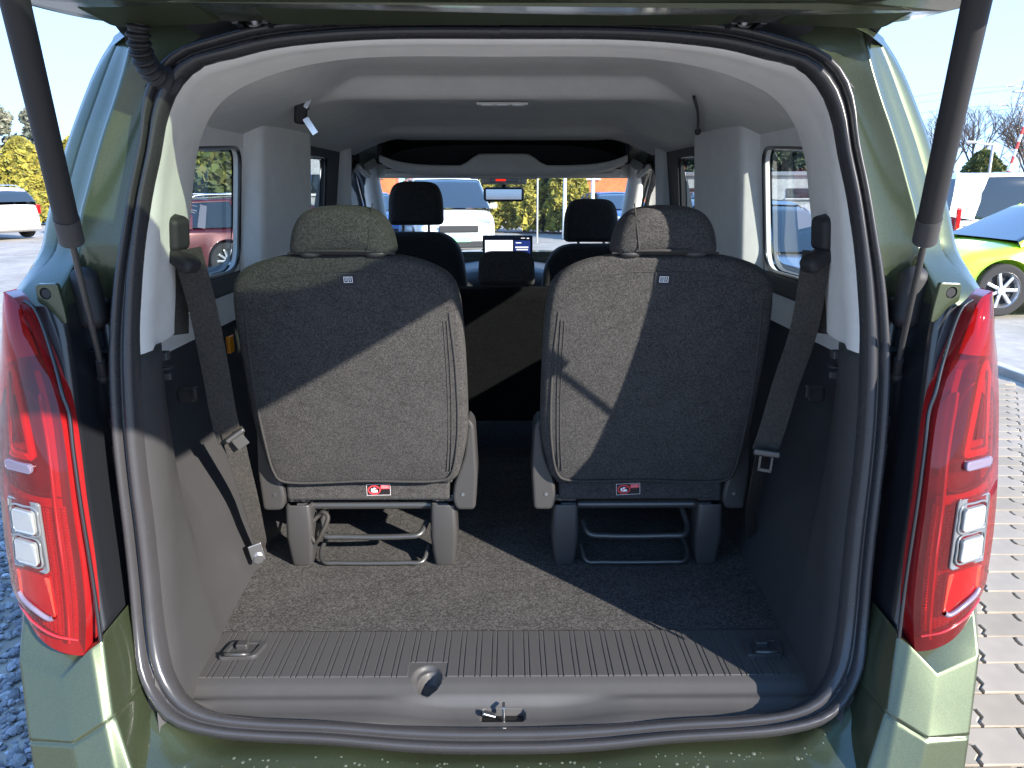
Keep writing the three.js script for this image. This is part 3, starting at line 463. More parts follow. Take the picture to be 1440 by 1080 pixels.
{
  // headliner: one moulded sheet with recess, two cross ledges and side coves
  const base = [[-0.37, 1.85], [-0.41, 1.856], [-0.5, 1.89], [-0.6, 1.905], [-0.97, 1.906], [-1.06, 1.898], [-1.088, 1.847], [-1.11, 1.843], [-1.2, 1.846], [-1.4, 1.872], [-1.75, 1.88], [-2.15, 1.868], [-2.26, 1.855], [-2.30, 1.826], [-2.36, 1.822], [-2.5, 1.826], [-2.62, 1.83], [-2.7, 1.82]];
  const rows = [];
  for (let j = 0; j <= 200; j++) {
    const z = lerp(-0.37, -2.68, j / 200), b = (tab(base, z * 1) , 0); const bb = (() => { const t = base.map(([a, y]) => [-a, y]); return (tab(t, -z - 0.01) + tab(t, -z) + tab(t, -z + 0.01)) / 3; })();
    const r = [];
    for (let i = 0; i <= 60; i++) { const u = lerp(-1, 1, i / 60), x = 0.79 * u, ax = Math.abs(x), rail = 1.842 - 0.125 * Math.pow(clamp((ax - 0.42) / 0.37), 1.7), k = sstep(lerp(0.36, 0.44, clamp((-z - 0.6) / 1.5)), lerp(0.53, 0.58, clamp((-z - 0.6) / 1.5)), ax), y = lerp(bb, Math.min(rail, bb + 0.01), k); r.push([x, y, z]); }
    rows.push(r);
  }
  mesh('headliner', loft(rows), M.liner, van);
  const cl = part('courtesy_lamp', van); mesh('lamp_base', rbox(0.15, 0.008, 0.05, 0, 1.836, -1.16, 0.003), M.liner, cl); for (const x of [-0.045, 0, 0.045]) mesh('lamp_lens', rbox(0.034, 0.006, 0.03, x, 1.8335, -1.15, 0.002), phys({ color: lin(0.8, 0.8, 0.78), roughness: 0.25 }), cl);
  // belt holder hanging from the left cove, with its tongue
  const bh = part('belt_holder', van); mesh('holder_body', merge([tf(rbox(0.035, 0.062, 0.03, 0, 0, 0, 0.008), -0.482, 1.795, -0.80, 0.1, 0.3, -0.12), tf(rbox(0.02, 0.045, 0.014, 0, 0, 0, 0.004), -0.472, 1.822, -0.80, 0, 0, 0.2)]), M.black, bh);
  mesh('belt_tongue', merge([tf(rbox(0.018, 0.048, 0.003, 0, 0, 0, 0.001), -0.454, 1.758, -0.785, 0, 0.3, 0.55), tf(rbox(0.012, 0.03, 0.003, 0, 0, 0, 0.001), -0.458, 1.818, -0.785, 0, 0.3, -0.5)]), M.chrome, bh);
  const rs = part('belt_clip', van); mesh('clip_slot', strap([[0.50, 1.83, -0.9], [0.56, 1.81, -1.1], [0.64, 1.782, -1.42]], 0.008, [1, 0, 0.3], 0.005), M.seatPlastic, rs); mesh('clip_button', tf(new THREE.SphereGeometry(0.011, 12, 8), 0.642, 1.778, -1.43), M.darkSteel, rs);
  bh.position.set(-0.073, 0.006, -0.22);
}
{
  // carpet, sill plate with ribs, lashing rings, latch
  mesh('carpet', rbox(1.42, 0.04, 1.2, 0, 0.6, -0.93, 0.004, 1), M.carpet, van);
  mesh('cabin_floor', rbox(1.6, 0.05, 2.2, 0, 0.52, -2.6, 0.01, 1), M.carpet, van);
  const sp = part('sill_plate', van), pr = [[0.585, -0.345], [0.617, -0.342], [0.6235, -0.337], [0.6238, -0.33], [0.623, -0.26], [0.6225, -0.185], [0.621, -0.165], [0.6175, -0.15], [0.612, -0.138], [0.603, -0.115], [0.598, -0.10], [0.596, -0.085], [0.597, -0.07], [0.596, -0.05], [0.58, -0.04]];
  const rows = [], prS = pr.map(([y, z]) => [-z, y]), zl = [-0.345, -0.342, -0.337, -0.33, -0.27]; for (let k = 0; k <= 64; k++) zl.push(lerp(-0.225, -0.042, k / 64));
  const prI = [...prS].reverse();
  for (let i = 0; i <= 400; i++) {
    const x = lerp(-0.648, 0.648, i / 400), ax = Math.abs(x), c = sstep(0.27, 0.09, ax), e = sstep(0.56, 0.65, ax);
    rows.push(zl.map((z) => {
      const w = sstep(-0.13, -0.11, z); let y = (tab(prI, -z - 0.004) + tab(prI, -z) + tab(prI, -z + 0.004)) / 3 + (z > -0.13 ? w * (-0.012 * c + 0.006 * (1 - c)) + 0.02 * e * sstep(-0.12, -0.1, z) : 0);
      const fx = (x + 0.155) / (0.030 - 0.007 * clamp((z + 0.165) / 0.04)), fz = (z + 0.165) / 0.04, r = Math.hypot(fx, fz); if (r < 1) { const q = Math.hypot((x + 0.148) / 0.024, (z + 0.158) / 0.034); y -= 0.008 * sstep(1, 0.8, r) + 0.022 * sstep(0.95, 0.75, q); }
      const lx = Math.abs(x - 0.001), lz = Math.abs(z + 0.092), d = Math.max(lx - 0.043 + 0.5 * Math.max(0, lz - 0.008), lz - 0.0155); y -= 0.032 * sstep(0.0, -0.0045, d);
      return [x, y, z];
    }));
  }
  mesh('plate', loft(rows), M.sill, sp);
  const ribG = (w, l) => boxUV(new RoundedBoxGeometry(w, 0.004, l, 2, 0.001)), wide = ribG(0.0222, 0.166), thin = ribG(0.0088, 0.166), wideS = ribG(0.0222, 0.118), thinS = ribG(0.0088, 0.118); let rn = 0;
  for (let i = -18; i <= 18; i++) for (const k of [0, 1]) { const x = i * 0.0345 + k * 0.0172, short = Math.abs(x + 0.152) < 0.042, m = mesh('rib', k ? (short ? thinS : thin) : (short ? wideS : wide), M.sill, sp); m.position.set(x, 0.6225, short ? -0.273 : -0.249); if (rn) m.name = `rib_${String(rn).padStart(3, '0')}`; rn++; }
  for (const s of [-1, 1]) { const r = part('lashing_ring', sp); const sh = roundPoly([[-0.042, -0.034], [0.038, -0.028], [0.05, 0.03], [-0.03, 0.03]], 0.012); const h = new THREE.Path(roundPoly([[-0.028, -0.022], [0.026, -0.018], [0.034, 0.02], [-0.02, 0.02]], 0.008).getPoints(6)); sh.holes.push(h); mesh('ring_recess', merge([tf(boxUV(extr(sh, 0.006, 0.002)), s * 0.565, 0.625, -0.255, -Math.PI / 2, 0, 0), rbox(0.06, 0.004, 0.045, s * 0.567, 0.6275, -0.255, 0.001)]), M.dark, r); mesh('ring_loop', tube([[s * 0.545, 0.63, -0.238], [s * 0.545, 0.64, -0.222], [s * 0.565, 0.643, -0.216], [s * 0.588, 0.64, -0.222], [s * 0.588, 0.63, -0.238]], 0.0045, 24, 8), M.darkSteel, r); mesh('ring_block', rbox(0.026, 0.014, 0.022, s * 0.566, 0.634, -0.265, 0.004), M.seatPlastic, r); }
  const lt = part('latch', sp); mesh('latch_floor', rbox(0.085, 0.006, 0.03, 0.001, 0.572, -0.092, 0.002), std({ color: lin(0.008, 0.008, 0.008), roughness: 0.5 }), lt); mesh('striker', merge([rod([0.003, 0.576, -0.084], [0.003, 0.604, -0.09], 0.0035), rod([0.003, 0.604, -0.09], [0.003, 0.604, -0.105], 0.0035), tf(rbox(0.028, 0.008, 0.012, 0, 0, 0, 0.003), -0.026, 0.59, -0.09, 0.2, 0, -0.35)]), M.steel, lt);
}
// seat belts of the rear row
for (const s of [-1, 1]) {
  const b = part('seat_belt', van);
  mesh('belt_guide', merge([tf(rbox(0.05, 0.07, 0.05, 0, 0, 0, 0.014, 3), s * 0.66, 1.512, -0.36, 0.1, s * 0.4, s * 0.15), tf(rbox(0.085, 0.034, 0.045, 0, 0, 0, 0.014, 3), s * 0.65, 1.462, -0.355, 0, s * 0.4, s * 0.5)]), M.black, b);
  mesh('fixed_strap', strap([[s * 0.672, 1.47, -0.375], [s * 0.682, 1.38, -0.40], [s * 0.69, 1.296, -0.40]], 0.05, [s * 0.6, 0, 1]), M.web, b);
  if (s < 0) {
    mesh('strap', strap([[-0.633, 1.48, -0.35], [-0.629, 1.358, -0.39], [-0.63, 1.209, -0.43], [-0.632, 1.085, -0.46], [-0.628, 1.03, -0.475]], 0.056, [0.9, 0, -0.35]), M.web, b);
    mesh('lower_strap', strap([[-0.622, 1.06, -0.47], [-0.622, 0.985, -0.495], [-0.62, 0.863, -0.54], [-0.622, 0.76, -0.58], [-0.625, 0.71, -0.60], [-0.64, 0.68, -0.61]], [0.05, 0.03], [0.75, 0, -0.6]), M.web, b);
    mesh('tongue', tf(merge([rbox(0.05, 0.012, 0.014, 0, 0, 0, 0.005), rbox(0.03, 0.032, 0.005, 0, -0.02, 0, 0.002)]), -0.612, 1.05, -0.46, 0.1, 0.5, 0.5), M.darkSteel, b);
    mesh('anchor', tf(merge([rbox(0.034, 0.05, 0.006, 0, 0, 0, 0.002), cyl(0.012, 0.012, 0.012, 12, 0, -0.014, 0.004, Math.PI / 2)]), -0.632, 0.69, -0.59, 0, 0.4, 0.2), M.steel, b);
  } else {
    mesh('strap', strap([[0.64, 1.475, -0.35], [0.647, 1.31, -0.395], [0.635, 1.174, -0.44], [0.62, 1.039, -0.47], [0.612, 1.0, -0.475]], 0.056, [0.9, 0, 0.35]), M.web, b);
    mesh('lower_strap', strap([[0.612, 1.0, -0.48], [0.62, 0.9, -0.53], [0.645, 0.78, -0.62], [0.665, 0.70, -0.66]], [0.05, 0.034], [0.8, 0, -0.5]), M.web, b);
    const t = mesh('tongue', tf(merge([rbox(0.062, 0.018, 0.014, 0, 0, 0, 0.006), rbox(0.006, 0.04, 0.004, -0.013, -0.024, 0, 0.001), rbox(0.006, 0.04, 0.004, 0.013, -0.024, 0, 0.001), rbox(0.03, 0.008, 0.004, 0, -0.042, 0, 0.001)]), 0.612, 1.005, -0.455, 0, -0.3, -0.06), M.darkSteel, b);
  }
}
{
  // overhead shelf above the windscreen, console, visors, mirror, windscreen, dashboard
  const sf = part('overhead_shelf', van);
  const lipX = (u) => 0.60 * u, rows = [];
  for (let i = 0; i <= 40; i++) { const u = lerp(-1, 1, i / 40), mid = sstep(0.36, 0.18, Math.abs(u)), e = Math.pow(Math.abs(u), 6); rows.push([[lipX(u), 1.69 + 0.05 * mid + 0.04 * e, -2.80], [lipX(u), 1.705 + 0.055 * mid + 0.05 * e, -2.665], [lipX(u), 1.70 + 0.05 * mid + 0.05 * e, -2.645], [lipX(u), 1.672 + 0.005 * mid + 0.05 * e, -2.64], [lipX(u), 1.655 + 0.06 * e, -2.68], [lipX(u), 1.66 + 0.05 * e, -2.98]]); }
  mesh('shelf_lip', loft(rows), M.liner, sf);
  mesh('shelf_cavity', merge([rbox(1.24, 0.02, 0.4, 0, 1.845, -2.86, 0.004), rbox(1.24, 0.16, 0.02, 0, 1.77, -2.98, 0.004), rbox(0.02, 0.14, 0.34, -0.6, 1.78, -2.83, 0.004), rbox(0.02, 0.14, 0.34, 0.6, 1.78, -2.83, 0.004)]), M.black, sf);
  const oc = part('roof_console', van); mesh('console_body', merge([tf(rbox(0.36, 0.035, 0.22, 0, 0, 0, 0.016, 3), 0, 1.66, -2.86), tf(rbox(0.24, 0.04, 0.1, 0, 0, 0, 0.016, 3), 0, 1.635, -2.92)]), M.liner, oc); mesh('warning_strip', rbox(0.14, 0.018, 0.006, 0, 1.636, -2.868, 0.003), M.blackGloss, oc);
  mesh('belt_warning_light', rbox(0.05, 0.008, 0.003, -0.015, 1.637, -2.8635, 0.001), std({ color: 0x400000, emissive: 0xff2010, emissiveIntensity: 0.8 }), oc);
  const mr = part('rear_view_mirror', van); mesh('mirror_housing', rbox(0.215, 0.075, 0.04, 0, 1.565, -2.97, 0.02, 4), M.black, mr); mesh('mirror_stem', rod([0, 1.64, -2.98], [0, 1.57, -2.975], 0.012), M.black, mr); mesh('mirror_glass', rbox(0.19, 0.055, 0.004, 0, 1.565, -2.9485, 0.002), std({ color: lin(0.3, 0.32, 0.35), metalness: 1, roughness: 0.05 }), mr);
  for (const s of [-1, 1]) { const v = part('sun_visor', van); mesh('visor_pad', rbox(0.42, 0.022, 0.15, s * 0.39, 1.662, -2.89, 0.01, 3), M.light, v); if (s > 0) mesh('visor_label', rbox(0.12, 0.003, 0.03, 0.36, 1.6495, -2.84, 0.001), std({ color: lin(0.8, 0.8, 0.78), roughness: 0.6 }), v); }
  mesh('windscreen_header', rbox(1.36, 0.075, 0.03, 0, 1.685, -2.985, 0.012, 3), M.liner, van);
  both('grab_handle', tube([[-0.70, 1.70, -2.62], [-0.675, 1.665, -2.66], [-0.675, 1.66, -2.78], [-0.70, 1.69, -2.84]], 0.011, 24, 8), M.light, van);
  const ws = []; for (let j = 0; j <= 6; j++) { const t = j / 6, r = []; for (let i = 0; i <= 12; i++) { const u = lerp(-1, 1, i / 12); r.push([u * lerp(0.69, 0.76, t), lerp(1.695, 1.16, t), lerp(-2.985, -3.78, t) - 0.06 * (1 - u * u)]); } ws.push(r); }
  mesh('windscreen', loft(ws), M.glass, van);
  const db = part('dashboard', van), dr = []; for (const [y, z] of [[0.6, -3.0], [0.95, -2.98], [1.08, -3.0], [1.14, -3.05], [1.155, -3.15], [1.15, -3.5], [1.14, -3.78]]) { const r = []; for (let i = 0; i <= 16; i++) { const u = lerp(-1, 1, i / 16); r.push([u * 0.78, y + (y > 1.1 ? 0.02 * Math.cos(u * 6) : 0), z - 0.05 * u * u]); } dr.push(r); }
  mesh('dash_top', loft(dr), M.dark, db);
  const cv = document.createElement('canvas'); cv.width = 256; cv.height = 144; const q = cv.getContext('2d'); q.fillStyle = '#080b18'; q.fillRect(0, 0, 256, 144); q.fillStyle = '#e8ebff'; q.fillRect(6, 18, 150, 120); q.fillStyle = '#20306a'; q.fillRect(164, 20, 86, 116); q.fillStyle = '#fff'; q.fillRect(170, 52, 70, 6); q.fillRect(176, 64, 62, 6); q.fillRect(172, 30, 30, 4); q.fillRect(232, 6, 12, 5); q.fillRect(200, 6, 22, 3);
  const ct = new THREE.CanvasTexture(cv); ct.colorSpace = THREE.SRGBColorSpace;
  const sc = part('display_screen', van); mesh('screen_frame', rbox(0.275, 0.17, 0.02, 0.02, 1.262, -3.07, 0.006), M.blackGloss, sc);
  const pl = mesh('screen_face', new THREE.PlaneGeometry(0.26, 0.15), std({ color: 0x000000, emissive: 0xffffff, emissiveMap: ct, emissiveIntensity: 0.55, roughness: 0.2 }), sc); pl.position.set(0.02, 1.264, -3.0585);
  mesh('steering_wheel', tf(merge([new THREE.TorusGeometry(0.18, 0.016, 10, 36), rbox(0.3, 0.06, 0.03, 0, -0.01, 0, 0.012)]), -0.42, 1.1, -2.85, -0.4, 0, 0), M.black, van);
}
// middle bench and front seats
function slabSeat(pts, r, th, y0, recline, mat, bev = 0.035) { const g = extr(roundPoly(pts, r), th - 2 * bev, bev, 4, 8); g.computeVertexNormals(); return deform(boxUV(g), (x, y, z) => [x, y, z + (y - y0) * recline]); }
{
  const bench = part('middle_bench', van);
  for (const [x, w, h] of [[-0.46, 0.46, 1.245], [0, 0.44, 1.245], [0.46, 0.46, 1.245]]) { const g = slabSeat([[-w / 2, 0.72], [w / 2, 0.72], [w / 2, h], [-w / 2, h]], 0.05, 0.14, 0.72, 0.16, M.fabric); mesh('bench_back', tf(g, x, 0, -1.72), M.shadedCloth, bench); mesh('bench_cushion', rbox(w, 0.14, 0.5, x, 0.86, -1.9, 0.05, 3), M.fabric, bench); }
  mesh('middle_headrest', tf(slabSeat([[-0.105, 1.25], [0.105, 1.25], [0.10, 1.375], [-0.10, 1.375]], [0.02, 0.02, 0.05, 0.05], 0.1, 1.25, 0.1, M.fabric), 0.012, 0, -1.64), M.fabric, bench);
  mesh('shelf_bar', rbox(0.5, 0.012, 0.006, 0.015, 1.232, -1.555, 0.002), M.dark, bench); mesh('pull_handle', rbox(0.05, 0.018, 0.006, -0.01, 1.20, -1.572, 0.002), M.seatPlastic, bench);
  // fixing label with a small child-seat sign
  const cv = document.createElement('canvas'); cv.width = cv.height = 128; const q = cv.getContext('2d'); q.fillStyle = '#0c0c0e'; q.fillRect(0, 0, 128, 128); q.strokeStyle = '#b9b9bd'; q.lineWidth = 7; q.beginPath(); q.moveTo(40, 20); q.lineTo(40, 62); q.lineTo(84, 62); q.stroke(); q.beginPath(); q.arc(62, 30, 10, 0, 7); q.stroke(); q.fillStyle = '#b9b9bd'; q.fillRect(24, 76, 80, 8);
  const t = new THREE.CanvasTexture(cv); t.colorSpace = THREE.SRGBColorSpace; mesh('child_seat_label', tf(new THREE.PlaneGeometry(0.05, 0.05), -0.005, 1.12, -1.553, 0.16, 0, 0), std({ map: t, roughness: 0.8 }), bench);
  for (const s of [-1, 1]) {
    const fs = part('front_seat', van), dy = s < 0 ? 0 : -0.085;
    mesh('seat_back', tf(slabSeat([[-0.25, 0.75], [0.25, 0.75], [0.27, 1.0], [0.235, 1.30], [0.16, 1.385], [-0.16, 1.385], [-0.235, 1.30], [-0.27, 1.0]], 0.08, 0.15, 0.75, 0.2, M.fabric), s * 0.445, dy * 0.7, -2.86), M.fabric, fs);
    mesh('seat_cushion', rbox(0.5, 0.15, 0.5, s * 0.445, 0.84, -3.0, 0.05, 3), M.fabric, fs);
    const hr = slabSeat([[-0.14, 0], [0.14, 0], [0.135, 0.15], [0.10, 0.215], [-0.10, 0.215], [-0.135, 0.15]], [0.03, 0.03, 0.05, 0.06, 0.06, 0.05], 0.11, 0, -0.05, M.fabric, 0.035);
    mesh('headrest', tf(hr, s * 0.445, 1.415 + dy, -2.80), M.fabric, fs);
    for (const k of [-1, 1]) mesh('headrest_post', rod([s * 0.445 + k * 0.065, 1.35 + dy, -2.75], [s * 0.445 + k * 0.065, 1.44 + dy, -2.755], 0.007), M.darkSteel, fs);
  }
}

// ---------------------------------------------------------------- the two removable rear seats
function iconTex(draw, w, h) { const cv = document.createElement('canvas'); cv.width = w; cv.height = h; draw(cv.getContext('2d')); const t = new THREE.CanvasTexture(cv); t.colorSpace = THREE.SRGBColorSpace; return t; }
const bookT = iconTex((q) => { q.fillStyle = '#26262a'; q.fillRect(0, 0, 160, 128); q.strokeStyle = '#5a5a60'; q.lineWidth = 2; q.strokeRect(4, 4, 152, 120); q.strokeStyle = '#d8d8de'; q.lineWidth = 7; q.strokeRect(42, 38, 36, 48); q.strokeRect(78, 38, 36, 48); q.fillStyle = '#d8d8de'; q.fillRect(50, 46, 20, 5); q.fillRect(50, 57, 20, 5); q.fillRect(50, 68, 20, 5); q.fillRect(92, 46, 8, 30); }, 160, 128);
const warnT = iconTex((q) => { q.fillStyle = '#c9c2c2'; q.fillRect(0, 0, 256, 128); q.fillStyle = '#15090b'; q.fillRect(5, 5, 246, 118); q.fillStyle = '#d8343c'; q.fillRect(150, 10, 96, 46); q.strokeStyle = '#e33b44'; q.lineWidth = 12; q.beginPath(); q.ellipse(82, 66, 62, 46, 0, 0, 7); q.stroke(); q.fillStyle = '#f4eef0'; q.beginPath(); q.ellipse(84, 54, 16, 14, 0, 0, 7); q.fill(); q.fillRect(54, 66, 62, 26); q.fillRect(48, 50, 16, 40); q.strokeStyle = '#e33b44'; q.lineWidth = 9; q.beginPath(); q.moveTo(40, 98); q.lineTo(124, 34); q.stroke(); q.fillStyle = '#f2b5b8'; for (let i = 0; i < 3; i++) q.fillRect(158, 18 + i * 12, 80, 4); }, 256, 128);
function rearSeat(cx, label, flip) {
  const S = thing('rear_seat', label, 'car seat', [cx, 0.62, -0.67], 0, 'third row seats in the luggage area');
  const oy = 0.62, oz = -0.67, rec = 0.27;                 // local frame: floor under the seat
  const L = (g) => (flip ? mirrorX(g) : g), zr = (y) => (y - 0.86) * rec;   // reclined back plane
  const out = [[-0.235, 0.862], [0.228, 0.868], [0.262, 1.0], [0.262, 1.18], [0.256, 1.35], [0.238, 1.42], [0.13, 1.462], [-0.13, 1.462], [-0.24, 1.425], [-0.258, 1.355], [-0.262, 1.18], [-0.262, 1.0]];
  // padded back: superposed outline rings from the front to a flat rear panel
  const base = roundPoly(out, [0.03, 0.03, 0.08, 0.1, 0.07, 0.06, 0.08, 0.08, 0.06, 0.07, 0.1, 0.08]).getSpacedPoints(120).slice(0, 120);
  const ring = (k, z, dome) => base.map(({ x, y }) => [x * k, 1.15 + (y - 1.15) * (1 - (1 - k) * 0.8) - oy, z + zr(y) + 0.03]);
  const cap = (k, z) => base.map(({ x, y }) => [x * k, 1.15 + (y - 1.15) * k - oy, z + zr(1.15 + (y - 1.15) * k) + 0.03]);
  const rows = [cap(0.0004, -0.09), cap(0.6, -0.095), ring(0.9, -0.08), ring(0.97, -0.06), ring(1, -0.02), ring(1, 0.0), ring(0.99, 0.014), ring(0.97, 0.022), ring(0.945, 0.0265), cap(0.9, 0.029), cap(0.75, 0.0325), cap(0.55, 0.035), cap(0.3, 0.0365), cap(0.0004, 0.037)];
  mesh('backrest', L(boxUV(loft(rows, true))), M.fabric, S);
  // piping round the rear panel and a stitched side seam
  const pipe = [[-0.225, 1.36], [-0.238, 1.18], [-0.237, 1.0], [-0.228, 0.905], [-0.215, 0.882], [0, 0.88], [0.2, 0.884], [0.216, 0.9], [0.235, 1.0], [0.238, 1.18], [0.228, 1.33]];
  mesh('piping', L(tube(pipe.map(([x, y]) => [x, y - oy, zr(y) + 0.0585]), 0.0032, 120, 6)), M.fabric, S);
  for (const dx of [0, 0.008]) mesh('seam', L(tube([[0.214 + dx, 1.31], [0.217 + dx, 1.15], [0.213 + dx, 1.0], [0.206 + dx, 0.91]].map(([x, y]) => [x, y - oy, zr(y) + 0.0605]), 0.0016, 50, 5)), M.fabric, S);
  mesh('top_seam', L(tube([[-0.2, 1.395], [-0.1, 1.418], [0, 1.422], [0.1, 1.418], [0.2, 1.385]].map(([x, y]) => [x, y - oy, zr(y) + 0.0595]), 0.0014, 50, 5)), M.fabric, S);
  mesh('cushion', L(rbox(0.46, 0.13, 0.42, 0, 0.20, -0.27, 0.05, 3)), M.fabric, S);
  // headrest
  const hp = [[-0.118, 0], [0.118, 0], [0.108, 0.058], [0.082, 0.094], [0.04, 0.106], [-0.04, 0.106], [-0.082, 0.094], [-0.108, 0.058]], hb = roundPoly(hp, [0.02, 0.02, 0.05, 0.04, 0.04, 0.04, 0.04, 0.05]).getSpacedPoints(80).slice(0, 80);
  const hr = (k, z, dy = 0) => hb.map(({ x, y }) => [x * k, 1.457 + 0.05 * (1 - k) + y * k + dy - oy, z + zr(1.5) + 0.0]);
  const hg = boxUV(loft([hr(0.02, -0.06), hr(0.7, -0.058), hr(0.92, -0.045), hr(1, -0.015), hr(1, 0.01), hr(0.975, 0.032), hr(0.92, 0.047), hr(0.8, 0.058), hr(0.55, 0.065), hr(0.25, 0.068), hr(0.02, 0.069)], true));
  const H = part('headrest', S); mesh('headrest_pad', L(hg), M.fabric, H);
  mesh('headrest_piping', L(tube([[-0.115, 1.462], [-0.07, 1.468], [0, 1.47], [0.07, 1.468], [0.115, 1.462]].map(([x, y]) => [x, y - oy, zr(1.5) + 0.036 + 0.03 * (1 - (x / 0.118) ** 2)]), 0.003, 40, 6)), M.fabric, H);
  mesh('headrest_seam', L(tube([[0.062, 1.472, 0.066], [0.068, 1.52, 0.061], [0.07, 1.55, 0.045], [0.068, 1.566, 0.015]].map(([x, y, z]) => [x, y - oy, zr(1.5) + z]), 0.0016, 30, 5)), M.fabric, H);
  for (const x of [-0.065, 0.075]) mesh('post_collar', L(tf(new THREE.SphereGeometry(0.02, 18, 12).scale(1.25, 0.5, 0.8), x, 1.462 - oy, zr(1.46) + 0.05)), M.seatPlastic, H);
  // labels
  const bk = mesh('manual_label', new THREE.PlaneGeometry(0.04, 0.032), std({ map: bookT, roughness: 0.8 }), S); bk.position.set(flip ? 0.0 : 0.012, 1.405 - oy, zr(1.405) + 0.0635); bk.rotation.set(-0.27 + 0.5, 0, flip ? -0.03 : 0.02); bk.rotation.x = 0.22;
  // lower flap, warning label
  mesh('lower_flap', L(rbox(0.425, 0.055, 0.03, -0.003, 0.838 - oy, 0.015, 0.012, 3)), M.fabric, S);
  mesh('flap_lip', L(rbox(0.44, 0.014, 0.03, -0.003, 0.872 - oy, 0.028, 0.006, 3)), M.fabric, S);
  const wn = mesh('warning_label', new THREE.PlaneGeometry(0.062, 0.031), std({ map: warnT, roughness: 0.55 }), S); wn.position.set(flip ? -0.03 : 0.025, 0.843 - oy, 0.0315); wn.rotation.z = flip ? 0.05 : 0.02;
  // plastic hinge covers either side
  for (const s of [-1, 1]) {
    const sh = roundPoly([[-0.02, 0.80], [0.03, 0.80], [0.036, 0.9], [0.03, 1.03], [0.012, 1.05], [0.002, 0.95], [-0.025, 0.87], [-0.03, 0.83]], 0.014), g = tf(boxUV(extr(sh, 0.075, 0.008, 3)), 0, -oy, -0.045);
    const gg = s < 0 ? mirrorX(g) : g; gg.translate(s * 0.245 , -0.012, 0.0);
    mesh('hinge_cover', L(gg), M.seatPlastic, S); mesh('hinge_screw', L(cyl(0.0045, 0.0045, 0.006, 10, s * 0.243, 0.832 - oy, 0.037, Math.PI / 2)), M.steel, S);
    // leg: plastic boot over the steel foot
    const lg = part('leg', S), lr = []; for (const [y, w, d] of [[0.175, 0.034, 0.03], [0.172, 0.038, 0.034], [0.12, 0.04, 0.036], [0.085, 0.041, 0.037], [0.035, 0.035, 0.033], [0.006, 0.031, 0.03], [0.001, 0.027, 0.026]]) { const c = []; for (let i = 0; i < 20; i++) { const a = i / 20 * Math.PI * 2, co = Math.cos(a), si = Math.sin(a), q = (v) => Math.sign(v) * Math.pow(Math.abs(v), 0.4); c.push([s * 0.19 + q(co) * w * 0.9, y, q(si) * d - 0.01]); } lr.push(c); }
    mesh('leg_boot', L(loft(lr, true)), M.seatPlastic, lg); mesh('leg_bracket', L(merge([rbox(0.06, 0.02, 0.03, s * 0.19, 0.19, -0.005, 0.004), cyl(0.006, 0.006, 0.01, 8, s * 0.175, 0.19, 0.012, Math.PI / 2), cyl(0.006, 0.006, 0.01, 8, s * 0.205, 0.19, 0.012, Math.PI / 2)])), M.darkSteel, lg);
  }
  // two release bars between the legs
  mesh('release_bar', L(tube([[-0.135, 0.13, -0.06], [-0.14, 0.1, -0.01], [-0.125, 0.088, 0.018], [-0.08, 0.086, 0.02], [0.08, 0.086, 0.02], [0.125, 0.09, 0.015], [0.142, 0.11, -0.02]], 0.0078, 60, 10)), M.darkSteel, S);
  mesh('lower_bar', L(tube([[-0.138, 0.05, -0.08], [-0.145, 0.025, -0.01], [-0.13, 0.013, 0.02], [-0.09, 0.012, 0.024], [0.09, 0.012, 0.024], [0.13, 0.013, 0.02], [0.145, 0.04, -0.02]], 0.0062, 60, 10)), M.darkSteel, S);
  if (!flip) mesh('pull_loop', tube([[-0.14, 0.14, 0.0], [-0.165, 0.11, 0.012], [-0.15, 0.07, 0.02], [-0.13, 0.1, 0.022], [-0.115, 0.14, 0.012], [-0.13, 0.15, 0.005]], 0.006, 40, 8, true), M.web, S);
  mesh('cross_tube', rod([-0.2, 0.16, -0.02], [0.2, 0.16, -0.02], 0.012), M.darkSteel, S);
  return S;
}
rearSeat(-0.346, 'charcoal fabric folding rear seat on the side of the dark red estate car', false);
rearSeat(0.355, 'charcoal fabric folding rear seat half in shadow, on the side of the lime green hatchback', true);

// ---------------------------------------------------------------- other vehicles
const glassDark = phys({ color: lin(0.018, 0.026, 0.034), roughness: 0.04, clearcoat: 1, clearcoatRoughness: 0.02 });
const carPaint = (r, g, b, metal = 0.2) => phys({ color: lin(r, g, b), roughness: 0.35, metalness: metal, clearcoat: 1, clearcoatRoughness: 0.04 });
const tyreM = std({ color: lin(0.02, 0.02, 0.021), roughness: 0.85 }), rimM = std({ color: lin(0.62, 0.63, 0.65), roughness: 0.3, metalness: 0.9 });
function wheelGeo(r, spokes) {
  const t = new THREE.LatheGeometry([[r * 0.66, -0.09], [r * 0.9, -0.1], [r * 0.98, -0.085], [r, -0.06], [r, 0.06], [r * 0.98, 0.085], [r * 0.9, 0.1], [r * 0.66, 0.09]].map(([a, b]) => new THREE.Vector2(a, b)), 36).rotateX(Math.PI / 2);
  const list = [new THREE.LatheGeometry([[r * 0.58, 0.02], [r * 0.66, 0.085], [r * 0.7, 0.092], [r * 0.69, 0.07], [r * 0.62, 0]].map(([a, b]) => new THREE.Vector2(a, b)), 36).rotateX(Math.PI / 2), cyl(r * 0.16, r * 0.18, 0.05, 16, 0, 0, 0.06, Math.PI / 2)];
  for (let i = 0; i < spokes; i++) { const a = i / spokes * Math.PI * 2; list.push(tf(rbox(r * 0.56, r * 0.13, 0.03, r * 0.37, 0, 0.06, 0.01), 0, 0, 0, 0, 0, a)); }
  return { tyre: t, rim: merge(list), disc: cyl(r * 0.62, r * 0.62, 0.04, 28, 0, 0, 0.0, Math.PI / 2) };
}
